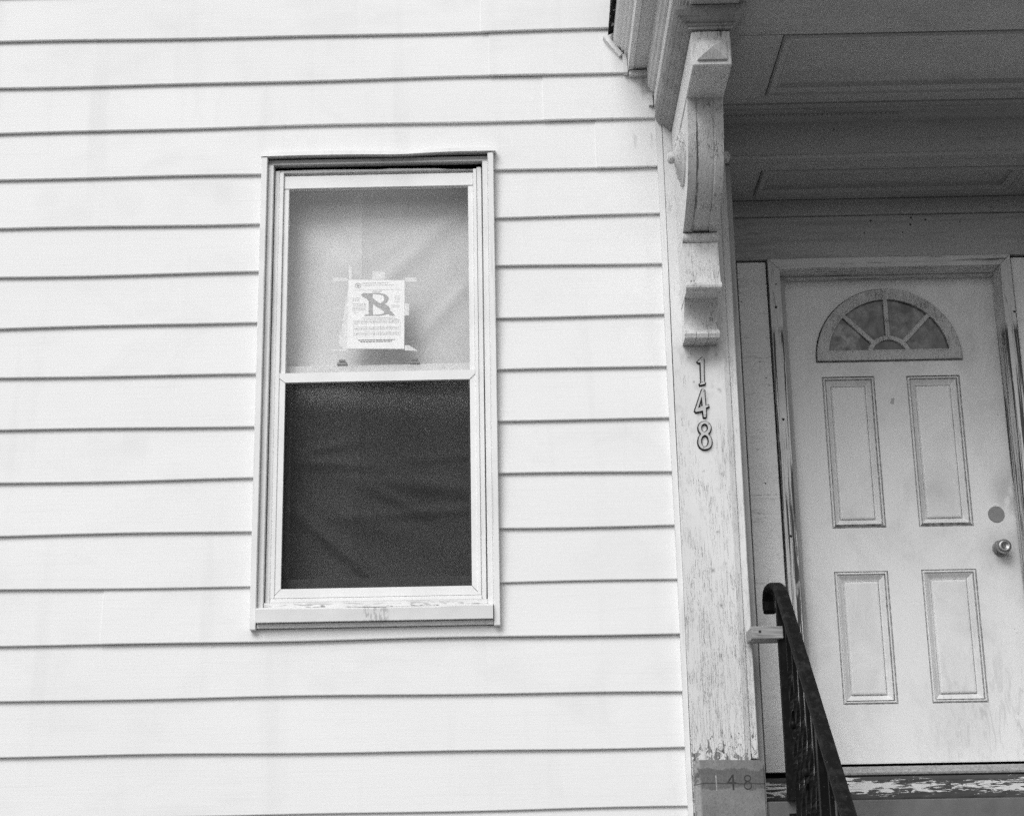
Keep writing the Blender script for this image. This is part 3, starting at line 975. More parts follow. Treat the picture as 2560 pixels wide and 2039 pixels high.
for z in (1.938, 1.911, 1.890):
    pale.append((-0.651, -0.477, z, 0.0034, 1))
for z in (1.944, 1.932, 1.917, 1.905, 1.896, 1.884):
    pale.append((-0.655, -0.474, z, 0.0007, 0))
print_lines(pale, 'inkpale', 'small_print')
bm = bmesh.new()
for x in (-0.655, -0.640, -0.606, -0.575, -0.549, -0.514, -0.474):
    box(bm, x - 0.0004, x + 0.0004, PY - 0.0006, PY - 0.0003, 1.868, 1.944, 0)
part('table_rule', bm, 'inkpale', note, kind='stuff')
print_lines([(-0.635, -0.494, 1.864, 0.0034, 1), (-0.627, -0.502, 1.8575, 0.0034, 1)], 'inkdark', 'footer_print')
for pts in ([(-0.581, 2.145), (-0.532, 2.139), (-0.535, 2.1095), (-0.583, 2.1110)], [(-0.734, 2.121), (-0.684, 2.1195), (-0.677, 2.1075), (-0.734, 2.104)], [(-0.456, 2.115), (-0.409, 2.115), (-0.412, 2.097), (-0.456, 2.099)],
            [(-0.456, 2.01), (-0.439, 2.009), (-0.44, 1.96), (-0.457, 1.961)], [(-0.739, 1.829), (-0.684, 1.829), (-0.680, 1.822), (-0.739, 1.824)], [(-0.456, 1.840), (-0.440, 1.840), (-0.405, 1.816), (-0.456, 1.820)], [(-0.675, 2.17), (-0.664, 2.17), (-0.662, 2.113), (-0.674, 2.113)]):
    part('tape_strip', prism(bmesh.new(), pts, 'y', PY - 0.0012, PY - 0.0010), 'tape', note)

note.location += Vector((0.0021, -0.0212, -0.0078))  # taped against the back of the storm glass

# ------------------------------------------------------------------ pilaster, plinth, numerals
pil = thing('pilaster', 'tall flat wooden pilaster with cracked white paint between clapboards and doorway', 'pilaster', (0.69, 5.70, 0.26))
bm = bmesh.new()
prism(bm, [(0.5665, 5.702), (0.757, 5.702), (0.7775, 5.710), (0.7775, 5.79), (0.5665, 5.79)], 'z', -0.10, 2.735)
part('shaft', bm, 'old', pil)
part('edge_board', B(0.7790, 0.806, 5.716, 5.80, 0.256, 2.735, 0.003), 'old', pil)
plinth = thing('plinth_block', 'grey worn block at the pilaster foot with ghost numerals', 'block', (0.69, 5.64, -0.12))
bm = bmesh.new()
pts = [(0.569, -0.12), (0.815, -0.12)] + [(0.815 - 0.018 + 0.018 * cos(a), 0.250 - 0.018 + 0.018 * sin(a)) for a in (0, .4, .8, 1.2, 1.57)] + [(0.569 + 0.014 + 0.014 * cos(a), 0.254 - 0.014 + 0.014 * sin(a)) for a in (1.57, 2.0, 2.4, 2.8, 3.14)]
prism(bm, pts, 'y', 5.642, 5.699)
es = [e for e in bm.edges if all(abs(v.co.y - 5.642) < 1e-5 for v in e.verts)]
bmesh.ops.bevel(bm, geom=es, offset=0.006, segments=2, affect='EDGES')
part('block_body', bm, 'plinth', plinth)
part('ghost_numeral', prism(bmesh.new(), [(0.640, 0.200), (0.6445, 0.200), (0.6455, 0.150), (0.6415, 0.146)], 'y', 5.6410, 5.6425), 'ghostpale', plinth, label='pale worn figure 1')
part('ghost_numeral', outline([[(0.699, 0.202), (0.704, 0.202), (0.7045, 0.176), (0.712, 0.176), (0.712, 0.171), (0.7045, 0.171), (0.7040, 0.150), (0.6985, 0.150), (0.6985, 0.171), (0.680, 0.171), (0.680, 0.175)], [(0.6985, 0.194), (0.6985, 0.1755), (0.686, 0.1755)]], 5.6418, 0.0012), 'ghost', plinth, label='dark worn figure 4')
def ring(cx, cz, rx, rz, n=18):
    return [(cx + rx * cos(2 * pi * k / n), cz + rz * sin(2 * pi * k / n)) for k in range(n)]
bm = outline([[(0.752 + 0.0125 * sin(t), 0.1885 + 0.0110 * cos(t)) for t in [k * pi / 10 - pi * 0.8 for k in range(17)]] + [(0.752 + 0.0140 * sin(t), 0.1640 - 0.0145 * cos(t)) for t in [pi * 0.8 - k * pi / 10 for k in range(17)]],
              ring(0.752, 0.1885, 0.0095, 0.0080), ring(0.752, 0.1645, 0.0110, 0.0110)], 5.6418, 0.0012)
part('ghost_numeral', bm, 'ghost', plinth, label='faint worn figure 8')
# raised house numbers
ONE = [(0.675, 1.737), (0.68, 1.733), (0.677, 1.641), (0.681, 1.638), (0.68, 1.633), (0.662, 1.629), (0.661, 1.633), (0.667, 1.637), (0.668, 1.716), (0.659, 1.717), (0.657, 1.721), (0.665, 1.728)]
FOUR = [(0.67, 1.612), (0.677, 1.61), (0.678, 1.549), (0.689, 1.551), (0.69, 1.545), (0.679, 1.54), (0.679, 1.508), (0.676, 1.504), (0.67, 1.504), (0.668, 1.53), (0.642, 1.524), (0.638, 1.529), (0.668, 1.61)]
FOURH = [(0.666, 1.586), (0.668, 1.548), (0.65, 1.539)]
EIGHT = smoothloop([(0.672, 1.488), (0.684, 1.485), (0.693, 1.473), (0.694, 1.46), (0.689, 1.447), (0.681, 1.439), (0.69, 1.43), (0.695, 1.413), (0.693, 1.396), (0.684, 1.385), (0.669, 1.38), (0.657, 1.383), (0.647, 1.393), (0.644, 1.41), (0.649, 1.429), (0.6585, 1.44), (0.65, 1.449), (0.647, 1.462), (0.651, 1.476), (0.66, 1.485)], 1)
E1 = [(0.684, 1.462), (0.682, 1.455), (0.677, 1.449), (0.671, 1.446), (0.665, 1.447), (0.66, 1.452), (0.658, 1.459), (0.658, 1.467), (0.661, 1.474), (0.667, 1.478), (0.673, 1.479), (0.679, 1.476), (0.682, 1.47)]
E2 = [(0.684, 1.411), (0.682, 1.402), (0.678, 1.394), (0.672, 1.39), (0.666, 1.389), (0.661, 1.392), (0.657, 1.398), (0.655, 1.407), (0.655, 1.417), (0.658, 1.426), (0.663, 1.432), (0.669, 1.435), (0.675, 1.434), (0.68, 1.429), (0.683, 1.421)]
def numeral(name, loops, loc, label, nails):
    bm = outline(loops, 5.6960, 0.010, 0.0)
    for f in bm.faces:
        f.normal_update()
        f.material_index = 0 if abs(f.normal.y) > 0.9 else 1
    rim = outline(loops, 5.7010, 0.0024, 0.0042)     # a dark rim where the figure meets the board
    tmp = bpy.data.meshes.new('rim')
    rim.to_mesh(tmp); rim.free()
    n0 = len(bm.faces)
    bm.from_mesh(tmp)
    bpy.data.meshes.remove(tmp)
    bm.faces.ensure_lookup_table()
    for f in bm.faces[n0:]:
        f.material_index = 1
    for x, z in nails:
        lathe(bm, [(0.0017, 0), (0.0017, 0.0008), (0.0006, 0.0012)], (x, 5.691, z), (0, -1, 0), 8, 1)
    single(name, bm, ['numeral', 'numeral_edge'], loc, label, 'house number', 'house number figures on the pilaster')
numeral('house_numeral', [ONE], (0.67, 5.7, 1.629), 'raised painted figure 1, topmost house number on the pilaster', [(0.6735, 1.727), (0.6715, 1.641)])
numeral('house_numeral', [FOUR, FOURH], (0.665, 5.7, 1.504), 'raised painted figure 4, middle house number on the pilaster', [(0.6735, 1.604), (0.6745, 1.512)])
numeral('house_numeral', [EIGHT, E1, E2], (0.67, 5.7, 1.38), 'raised painted figure 8, lowest house number on the pilaster', [(0.687, 1.478), (0.664, 1.387)])

# ------------------------------------------------------------------ scroll bracket
XL, XR = 0.605, 0.733
XM = (XL + XR) / 2
br = thing('scroll_bracket', 'carved wooden scroll bracket with side rosettes under the door hood', 'bracket', (XM, 5.70, 1.79))
def inset_face(bm, prof, mi=0, groove=0.006, edge=0.26):
    """front of the bracket: side bands, two grooves and a raised middle, following a (y,z) line; closed back to the pilaster"""
    us = [0, edge - 0.03, edge, edge + 0.05, 1 - edge - 0.05, 1 - edge, 1 - edge + 0.03, 1]
    ins = [0, 0, 1.0, 0.55, 0.55, 1.0, 0, 0]
    rows = []
    n = len(prof)
    for i, (y, z) in enumerate(prof):
        a, b = prof[max(0, i - 1)], prof[min(n - 1, i + 1)]
        ty, tz = b[0] - a[0], b[1] - a[1]
        l = math.hypot(ty, tz)
        ny, nz = -tz / l, ty / l                     # points back into the wood
        if ny < 0:
            ny, nz = -ny, -nz
        row = [(XL, 5.7015, z)] + [(XL + (XR - XL) * u, y + ny * groove * k, z + nz * groove * k) for u, k in zip(us, ins)] + [(XR, 5.7015, z)]
        rows.append(row)
    V = grid(bm, rows, mi)
    for r in (V[0], V[-1]):
        bm.faces.new(r).material_index = mi
    for i in range(n - 1):                           # back
        bm.faces.new((V[i][0], V[i + 1][0], V[i + 1][-1], V[i][-1])).material_index = mi
    return bm
# block with pyramid boss
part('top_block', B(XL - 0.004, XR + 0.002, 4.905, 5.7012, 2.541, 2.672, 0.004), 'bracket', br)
bm = bmesh.new()
bx0, bx1, bz0, bz1, by = XL + 0.012, XR - 0.014, 2.559, 2.632, 4.905
vs = [bm.verts.new(p) for p in ((bx0, by, bz0), (bx1, by, bz0), (bx1, by, bz1), (bx0, by, bz1))]
v2 = [bm.verts.new((p.co.x, by - 0.010, p.co.z)) for p in vs]
ap = bm.verts.new(((bx0 + bx1) / 2, by - 0.034, (bz0 + bz1) / 2))
for i in range(4):
    j = (i + 1) % 4
    bm.faces.new((vs[i], vs[j], v2[j], v2[i]))
    bm.faces.new((v2[i], v2[j], ap))
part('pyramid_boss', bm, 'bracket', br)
# cap mouldings flaring out under the hood beam
lv = [(2.673, 0.012), (2.681, 0.012), (2.683, 0.018), (2.688, 0.024), (2.690, 0.020), (2.698, 0.036), (2.706, 0.044), (2.7065, 0.048), (2.722, 0.060), (2.735, 0.064)]
bm = bmesh.new()
rows = []
for z, o in lv:
    rows.append([(XL - 0.004 - o, 5.7012, z), (XL - 0.004 - o, 4.905 - o, z), (XR + 0.002 + o * 0.8, 4.905 - o, z), (XR + 0.002 + o * 0.8, 5.7012, z)])
V = grid(bm, rows, 0, True)
bm.faces.new(V[0]); bm.faces.new(V[-1])
part('cap_moulding', bm, 'capmould', br)
# scroll
ctrl = [(5.150, 2.541), (5.165, 2.50), (5.176, 2.45), (5.19, 2.40), (5.213, 2.345), (5.25, 2.295), (5.30, 2.25), (5.37, 2.213), (5.44, 2.187), (5.50, 2.170)]
def fine(pts, n=5):
    out = []
    for i in range(len(pts) - 1):
        p0, p1, p2, p3 = pts[max(0, i - 1)], pts[i], pts[i + 1], pts[min(len(pts) - 1, i + 2)]
        for k in range(n):
            t = k / n
            out.append(tuple(0.5 * (2 * b + (c - a) * t + (2 * a - 5 * b + 4 * c - d) * t * t + (3 * b - a - 3 * c + d) * t ** 3) for a, b, c, d in zip(p0, p1, p2, p3)))
    return out + [pts[-1]]
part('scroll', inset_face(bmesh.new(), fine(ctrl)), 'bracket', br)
bm = bmesh.new()
path = [(XL - 0.003, 5.518, 2.148), (XR + 0.003, 5.518, 2.148)]
tube(bm, path, circ(0.020, 14), up=Vector((0, 0, 1)))
box(bm, XL, XR, 5.520, 5.7013, 2.128, 2.1685, 0.001)
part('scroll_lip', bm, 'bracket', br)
neck = [(5.512, 2.1275), (5.508, 2.09), (5.500, 2.04), (5.492, 1.99), (5.484, 1.962)]
part('neck', inset_face(bmesh.new(), fine(neck, 3), 0, 0.0012, 0.24), 'bracket', br)
bm = bmesh.new()
tube(bm, [(XL - 0.002, 5.483, 1.946), (XR + 0.002, 5.483, 1.946)], circ(0.0155, 12), up=Vector((0, 0, 1)))
box(bm, XL, XR, 5.484, 5.7013, 1.931, 1.9615, 0.001)
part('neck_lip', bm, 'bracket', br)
cove = [(5.575, 1.9305), (5.60, 1.91), (5.622, 1.88), (5.632, 1.85), (5.630, 1.825)]
bm = bmesh.new()
rows = [[(XL + 0.002, 5.7015, z), (XL + 0.002, y, z), (XR - 0.002, y, z), (XR - 0.002, 5.7015, z)] for y, z in fine(cove)]
V = grid(bm, rows, 0, True)
bm.faces.new(V[0]); bm.faces.new(V[-1])
part('foot_cove', bm, 'bracket', br)
bm = bmesh.new()
w = (XR - XL + 0.004) / 3
for k, (dz, dy) in enumerate(((0.002, 0.0), (0.0, -0.003), (0.001, -0.001))):
    x0 = XL - 0.002 + w * k + 0.001
    prism(bm, [(5.605 + dy, 1.786 + dz), (5.598 + dy, 1.800 + dz), (5.604 + dy, 1.814 + dz), (5.618, 1.8245), (5.7013, 1.8245), (5.7013, 1.786 + dz)], 'x', x0, x0 + w - 0.002)
part('foot_lip', bm, 'bracket', br)
# turned rosettes on both cheeks
for sx, x in ((-1, XL), (1, XR)):
    bm = bmesh.new()
    pr = [(0.108, -0.002), (0.108, 0.006), (0.100, 0.011), (0.092, 0.007), (0.086, 0.012), (0.080, 0.019), (0.072, 0.014), (0.066, 0.018), (0.058, 0.027), (0.048, 0.022), (0.040, 0.025), (0.030, 0.032)]
    if sx > 0:
        pr = [(r, d * 0.62) for r, d in pr]
    lathe(bm, pr, (x, 5.385, 2.415), (sx, 0, 0), 32)
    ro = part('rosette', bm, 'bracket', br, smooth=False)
    d0 = pr[-1][1]
    bm = bmesh.new()
    lathe(bm, [(0.020, d0 - 0.001), (0.020, d0 + 0.004), (0.023, d0 + 0.010), (0.021, d0 + 0.018), (0.013, d0 + 0.024), (0.003, d0 + 0.027)], (x, 5.385, 2.415), (sx, 0, 0), 20)
    part('rosette_knob', bm, 'bracket', ro, smooth=True)

# ------------------------------------------------------------------ door hood
hood = thing('door_hood', 'deep wooden hood with moulded cornice and panelled grey underside over the doorway', 'door hood', (1.53, 5.70, 2.70))
YF = 4.70                                            # front of the hood side boards
HX = 2.60
ZU, ZL = 2.762, 2.571                                # outer and inner ceiling
def run(name, pts, mname, y0=D + 0.02, y1=YF, label=None):
    return part(name, prism(bmesh.new(), pts, 'y', y1, y0), mname, hood, label=label)
run('roof_edge', [(0.366, 3.105), (0.392, 3.118), (0.41, 3.30), (0.384, 3.30)], 'drip', D - 0.012)
run('crown_moulding', [(0.386, 3.077), (0.393, 3.060), (0.404, 3.050), (0.414, 3.046), (0.419, 3.034), (0.427, 3.032), (0.429, 3.018), (0.436, 3.016), (0.50, 3.016), (0.50, 3.35), (0.40, 3.35), (0.390, 3.20)], 'hoodpale', D + 0.0)
run('fascia_board', [(0.4405, 2.9465), (0.462, 2.9485), (0.462, 3.0155), (0.4405, 3.0155)], 'hoodpale', D - 0.010)
run('cornice_soffit', [(0.4635, 2.953), (0.62, 2.953), (0.62, 3.0), (0.4635, 3.0)], 'hoodside', D - 0.004)
run('frieze_crown', [(0.5145, 2.9525), (0.5145, 2.860), (0.517, 2.855), (0.523, 2.852), (0.530, 2.838), (0.538, 2.835), (0.60, 2.835), (0.60, 2.9525)], 'hoodside', D - 0.045)
run('frieze_board', [(0.539, 2.8345), (0.539, 2.789), (0.542, 2.7855), (0.556, 2.7855), (0.60, 2.7855), (0.60, 2.8345)], 'hoodpale', D - 0.014)
run('architrave_moulding', [(0.5565, 2.785), (0.5575, 2.774), (0.5625, 2.773), (0.564, 2.766), (0.572, 2.764), (0.573, 2.757), (0.581, 2.755), (0.583, 2.747), (0.5925, 2.745), (0.594, 2.737), (0.602, 2.737), (0.602, 2.785)], 'hoodside', D - 0.012)
run('beam', [(0.6025, 2.7385), (0.76, 2.7385), (0.76, 2.952), (0.6025, 2.952)], 'soffit')
part('beam', B(0.7605, HX, 4.76, 5.1090, 2.761, 2.95, 0.002), 'soffit', hood)
# outer ceiling round a sunk panel
UX0, UX1, UY0, UY1 = 0.957, 2.105, 5.1145, 5.592
def ceiling(nm, x0, x1, y0, y1, hx0, hx1, hy0, hy1, z, mname):
    bm = bmesh.new()
    box(bm, x0, hx0, y0, y1, z, z + 0.03, 0.0)
    box(bm, hx1, x1, y0, y1, z, z + 0.03, 0.0)
    if hy0 - y0 > 0.004:
        box(bm, hx0, hx1, y0, hy0, z, z + 0.03, 0.0)
    if y1 - hy1 > 0.004:
        box(bm, hx0, hx1, hy1, y1, z, z + 0.03, 0.0)
    part(nm, bm, mname, hood)
def panel(x0, x1, y0, y1, z, mname, mm, gap=0.003):
    """sunk board with a four-sided mitred moulding; gap leaves the dark joint"""
    x0 += gap; x1 -= gap; y0 += gap; y1 -= gap
    fl = [(0.0, -0.001), (0.006, -0.010), (0.013, -0.010), (0.017, 0.000), (0.022, 0.002), (0.034, 0.008), (0.040, 0.004), (0.045, 0.006), (0.047, 0.016), (0.050, 0.0245)]
    bm = bmesh.new()
    rows = [[(x0 + o, y0 + o, z + d), (x1 - o, y0 + o, z + d), (x1 - o, y1 - o, z + d), (x0 + o, y1 - o, z + d)] for o, d in fl]
    rows = [[(x0, y0, z + 0.028), (x1, y0, z + 0.028), (x1, y1, z + 0.028), (x0, y1, z + 0.028)]] + rows
    grid(bm, rows, 0, True)
    part('panel_moulding', bm, mm, hood)
    o = 0.049
    part('ceiling_panel', B(x0 + o, x1 - o, y0 + o, y1 - o, z + 0.024, z + 0.0295, 0), mname, hood)
ceiling('ceiling_frame', 0.761, HX, 5.1135, 5.757, UX0, UX1, UY0 - 0.001, UY1, ZU, 'soffit')
panel(UX0, UX1, UY0, UY1, ZU, 'soffit', 'soffit', 0.004)
# bed moulding with a row of beads, beam face, inner ceiling
bm = prism(bmesh.new(), [(5.660, 2.7615), (5.660, 2.755), (5.668, 2.751), (5.682, 2.7495), (5.684, 2.743), (5.697, 2.7415), (5.699, 2.735), (5.715, 2.734), (5.730, 2.7285), (5.732, 2.722), (5.7565, 2.721), (5.7565, 2.7615)], 'x', 0.80, 2.27)
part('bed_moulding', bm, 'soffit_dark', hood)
bm = bmesh.new()
x = 0.812
while x < 1.50:
    w = random.uniform(0.008, 0.014)
    box(bm, x, x + w, 5.699, 5.714, 2.7285, 2.7345, 0.001)
    x += w + random.uniform(0.004, 0.008)
part('bead_row', bm, 'soffit_dark', hood, kind='stuff')
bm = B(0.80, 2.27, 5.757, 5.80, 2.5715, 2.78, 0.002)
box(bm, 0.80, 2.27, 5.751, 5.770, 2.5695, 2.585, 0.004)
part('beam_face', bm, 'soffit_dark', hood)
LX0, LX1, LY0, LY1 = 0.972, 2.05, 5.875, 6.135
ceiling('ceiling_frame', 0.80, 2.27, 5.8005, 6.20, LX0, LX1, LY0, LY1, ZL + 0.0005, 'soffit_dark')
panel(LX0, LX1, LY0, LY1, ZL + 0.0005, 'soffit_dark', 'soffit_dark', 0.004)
part('hood_roof', B(0.40, HX + 0.1, 4.62, D + 0.02, 3.352, 3.39, 0), 'roof', hood)
part('upper_deck', B(0.63, HX, 4.72, D + 0.02, 3.001, 3.03, 0), 'roof', hood)
part('fascia_board', B(0.40, HX + 0.1, 4.58, 4.695, 2.95, 3.35, 0.005), 'hoodpale', hood)
# white flashing strips that close the clapboards against the cornice
def strip_between(a, b, w):
    ax, az = a; bx, bz = b
    l = math.hypot(bx - ax, bz - az)
    nx, nz = -(bz - az) / l * w, (bx - ax) / l * w
    return prism(bmesh.new(), [(ax, az), (bx, bz), (bx + nx, bz + nz), (ax + nx, az + nz)], 'y', D - 0.018, D + 0.016)
for a, b, w in (((0.346, 3.097), (0.408, 3.011), 0.018), ((0.4205, 3.018), (0.4235, 2.938), 0.0165), ((0.445, 2.928), (0.520, 2.930), 0.016), ((0.5165, 2.847), (0.5185, 2.793), 0.0165)):
    part('flashing_strip', strip_between(a, b, w), 'trim', hood)

# ------------------------------------------------------------------ wall behind the porch, with frieze, filler and side panel
entry = thing('entrance_wall', 'grey painted inner wall of the door recess with grimy frieze above the door', 'wall', (1.53, 6.2, 0.1))
part('band_board', B(0.84, 2.25, 6.180, 6.23, 2.500, 2.5700, 0.003), 'band', entry)
part('frieze_board', B(0.84, 2.25, 6.196, 6.24, 2.3125, 2.4985, 0.002), 'frieze', entry)
part('filler_board', B(0.84, 0.8865, 6.200, 6.24, 0.208, 2.309, 0.002), 'filler', entry)
part('side_panel', B(0.9005, 1.0195, 6.206, 6.24, 0.226, 2.3035, 0.002), 'sidepanel', entry)
part('side_panel', B(2.0435, 2.1635, 6.210, 6.24, 0.226, 2.3035, 0.002), 'sidepanel', entry)
part('filler_board', B(2.1715, 2.25, 6.200, 6.24, 0.208, 2.309, 0.002), 'filler', entry)
bm = bmesh.new()
box(bm, 0.80, 1.05, 6.250, 6.30, 0.10, 2.60, 0)
box(bm, 2.05, 2.30, 6.250, 6.30, 0.10, 2.60, 0)
box(bm, 1.05, 2.05, 6.250, 6.30, 2.30, 2.60, 0)
box(bm, 1.04, 2.06, 6.420, 6.44, 0.10, 2.30, 0)
part('black_backing', bm, 'black', entry)  # black backing added so the joints stay dark and no sky shows through
bm = bmesh.new()
box(bm, 0.81, 0.8385, 5.805, 6.24, 0.10, 2.57, 0.002)
part('side_wall', bm, 'filler', entry)
part('side_wall', B(2.262, 2.40, 5.73, 6.24, 0.10, 2.57, 0.002), 'filler', entry)
part('corner_board', B(2.28, 2.50, 5.70, 5.729, -1.0, 2.73, 0.004), 'old', entry)
part('sheathing', B(2.41, 5.0, D + 0.026, D + 0.2, GROUND, 4.2, 0), 'sheath', entry)
for i in range(-2, 22):
    part('siding_board', board(i, 2.502, 5.0, 0), 'siding', entry)
part('sheathing', B(0.801, 2.409, D + 0.08, D + 0.2, 2.80, 4.2, 0), 'sheath', entry)

# ------------------------------------------------------------------ door frame
fr = thing('door_frame', 'peeling white wooden frame round the front door', 'door frame', (1.53, 6.2, 0.2))
bm = prism(bmesh.new(), [(1.0275, 0.208), (1.0275, 2.3105), (1.0745, 2.2665), (1.0745, 0.208)], 'y', 6.192, 6.32)
part('jamb', bm, 'casv', fr, label='left jamb with long splinters of bare wood')
bm = prism(bmesh.new(), [(2.0355, 0.208), (2.0355, 2.3105), (1.9905, 2.2665), (1.9905, 0.208)], 'y', 6.192, 6.32)
part('jamb', bm, 'casv', fr, label='right jamb at the latch side')
part('head', prism(bmesh.new(), [(1.0285, 2.3115), (2.0345, 2.3115), (1.9895, 2.2680), (1.0755, 2.2680)], 'y', 6.192, 6.32), 'cash', fr)
part('stop', B(1.0750, 1.1075, 6.285, 6.325, 0.245, 2.2675, 0.002), 'filler', fr)
part('stop', B(1.1078, 1.9900, 6.290, 6.325, 2.2580, 2.2675, 0.002), 'cash', fr)

# ------------------------------------------------------------------ door
door = thing('front_door', 'white panelled steel front door with a half-round fanlight, stained and freckled', 'door', (1.53, 6.33, 0.262))
DY = 6.330
DX0, DX1, DZ0, DZ1 = 1.085, 2.005, 0.262, 2.280
PANELS = [(1.245, 1.464, 1.193, 1.835), (1.597, 1.819, 1.193, 1.833), (1.238, 1.456, 0.486, 1.016), (1.590, 1.812, 0.486, 1.018)]
# leaf: a slab whose front is tiled round the four sunk panels
bm = bmesh.new()
xs = sorted({DX0, DX1, *[p[0] for p in PANELS], *[p[1] for p in PANELS]})
zs = sorted({DZ0, DZ1, *[p[2] for p in PANELS], *[p[3] for p in PANELS]})
vd = {}
def vv(x, z):
    k = (round(x, 4), round(z, 4))
    if k not in vd:
        vd[k] = bm.verts.new((x, DY, z))
    return vd[k]
for i in range(len(xs) - 1):
    for j in range(len(zs) - 1):
        cx, cz = (xs[i] + xs[i + 1]) / 2, (zs[j] + zs[j + 1]) / 2
        if any(p[0] < cx < p[1] and p[2] < cz < p[3] for p in PANELS):
            continue
        bm.faces.new((vv(xs[i], zs[j]), vv(xs[i + 1], zs[j]), vv(xs[i + 1], zs[j + 1]), vv(xs[i], zs[j + 1])))
leafback = box(bm, DX0, DX1, DY + 0.025, DY + 0.050, DZ0, DZ1, 0)
box(bm, DX0, DX1, DY + 0.0005, DY + 0.0245, DZ0 - 0.004, DZ0 + 0.006, 0)
part('leaf', bm, 'door', door)
for pi_, (x0, x1, z0, z1) in enumerate(PANELS):
    bm = bmesh.new()
    st = [(0.0, 0.0, 0), (0.0022, 0.0035, 1), (0.0045, 0.0030, 1), (0.0065, -0.0015, 0), (0.0095, -0.0030, 0), (0.012, -0.001, 0), (0.013, 0.0045, 1), (0.017, 0.0050, 1 if pi_ < 2 else 0), (0.034, 0.0210, 0), (0.0365, 0.0225, 1), (0.0390, 0.0220, 1), (0.0425, 0.0135, 0), (0.048, 0.0120, 0)]
    V = [[bm.verts.new(p) for p in ((x0 + o, DY + d, z0 + o), (x1 - o, DY + d, z0 + o), (x1 - o, DY + d, z1 - o), (x0 + o, DY + d, z1 - o))] for o, d, m in st]
    for i in range(len(st) - 1):
        for j in range(4):
            k = (j + 1) % 4
            f = bm.faces.new((V[i][j], V[i][k], V[i + 1][k], V[i + 1][j]))
            m = st[i + 1][2] and st[i][2] or (st[i + 1][2] and i in (0, 5))
            f.material_index = 0
            if m:
                f.material_index = 1
            # dirt settles thickest in the lower grooves and along the top of the upper pair
            if j == 0 and i in ((3, 4, 5, 6) if pi_ < 2 else (5, 6)):
                f.material_index = 2
            if j == 2 and pi_ < 2 and i in (0, 1, 9):
                f.material_index = 2
            if j == 1 and i in (5, 6) :
                f.material_index = 1
    bm.faces.new(V[-1])
    part('door_panel', bm, ['door', 'groove', 'groovedark'], door)
# fanlight
FC = (1.5315, 1.912)
def arc(r, zcut, n=40, a0=0.0):
    """arch outline standing on the line z = zcut"""
    s = math.asin(max(-1, min(1, (zcut - FC[1]) / r)))
    return [(FC[0] + r * cos(s + (pi - 2 * s) * k / n), FC[1] + r * sin(s + (pi - 2 * s) * k / n)) for k in range(n + 1)]
bm = outline([arc(0.300, 1.903), arc(0.262, 1.939)], DY - 0.008, 0.016, 0.0015)
ff = part('fanlight_frame', bm, 'fanframe', door)
bm = outline([arc(0.3062, 1.8982), arc(0.2985, 1.9045)], DY - 0.0022, 0.0046)
part('mouldy_rim', bm, 'fandirt', ff)
bm = outline([arc(0.2625, 1.9385), arc(0.255, 1.9425)], DY - 0.0125, 0.011, 0.001)
part('inner_bead', bm, 'fanframe', ff)
# five panes between the bars
ZB = 1.941
RI = 0.086
ang = [pi, pi * 0.745, pi * 0.5, pi * 0.255, 0.0]
for k in range(4):
    a1, a0 = ang[k], ang[k + 1]
    pts = []
    for q in range(13):
        a = a0 + (a1 - a0) * q / 12
        pts.append((FC[0] + 0.256 * cos(a), max(ZB, FC[1] + 0.256 * sin(a))))
    for q in range(7):
        a = a1 + (a0 - a1) * q / 6
        pts.append((FC[0] + RI * cos(a), max(ZB, FC[1] + RI * sin(a))))
    cl = []
    for p in pts:
        if not cl or math.hypot(p[0] - cl[-1][0], p[1] - cl[-1][1]) > 1e-4:
            cl.append(p)
    part('fan_pane', prism(bmesh.new(), cl, 'y', DY - 0.0035, DY - 0.0008), 'pane', door)
pts = [(FC[0] + (RI - 0.012) * cos(pi * q / 14), max(ZB, FC[1] + (RI - 0.012) * sin(pi * q / 14))) for q in range(15)]
cl = []
for p in pts:
    if not cl or math.hypot(p[0] - cl[-1][0], p[1] - cl[-1][1]) > 1e-4:
        cl.append(p)
part('fan_pane', prism(bmesh.new(), cl, 'y', DY - 0.0035, DY - 0.0008), 'pane', door)
part('fan_bar', outline([arc(RI + 0.008, 1.9395, 24), arc(RI - 0.010, 1.9395, 24)], DY - 0.009, 0.010, 0.0015), 'fanframe', door)
for a in (pi * 0.745, pi * 0.5, pi * 0.255):
    c, s_ = cos(a), sin(a)
    w = 0.0078
    pts = [(FC[0] + RI * c - w * s_, FC[1] + RI * s_ + w * c), (FC[0] + 0.258 * c - w * s_, FC[1] + 0.258 * s_ + w * c), (FC[0] + 0.258 * c + w * s_, FC[1] + 0.258 * s_ - w * c), (FC[0] + RI * c + w * s_, FC[1] + RI * s_ - w * c)]
    part('fan_bar', outline([pts], DY - 0.0088, 0.010, 0.0015), 'fanframe', door)
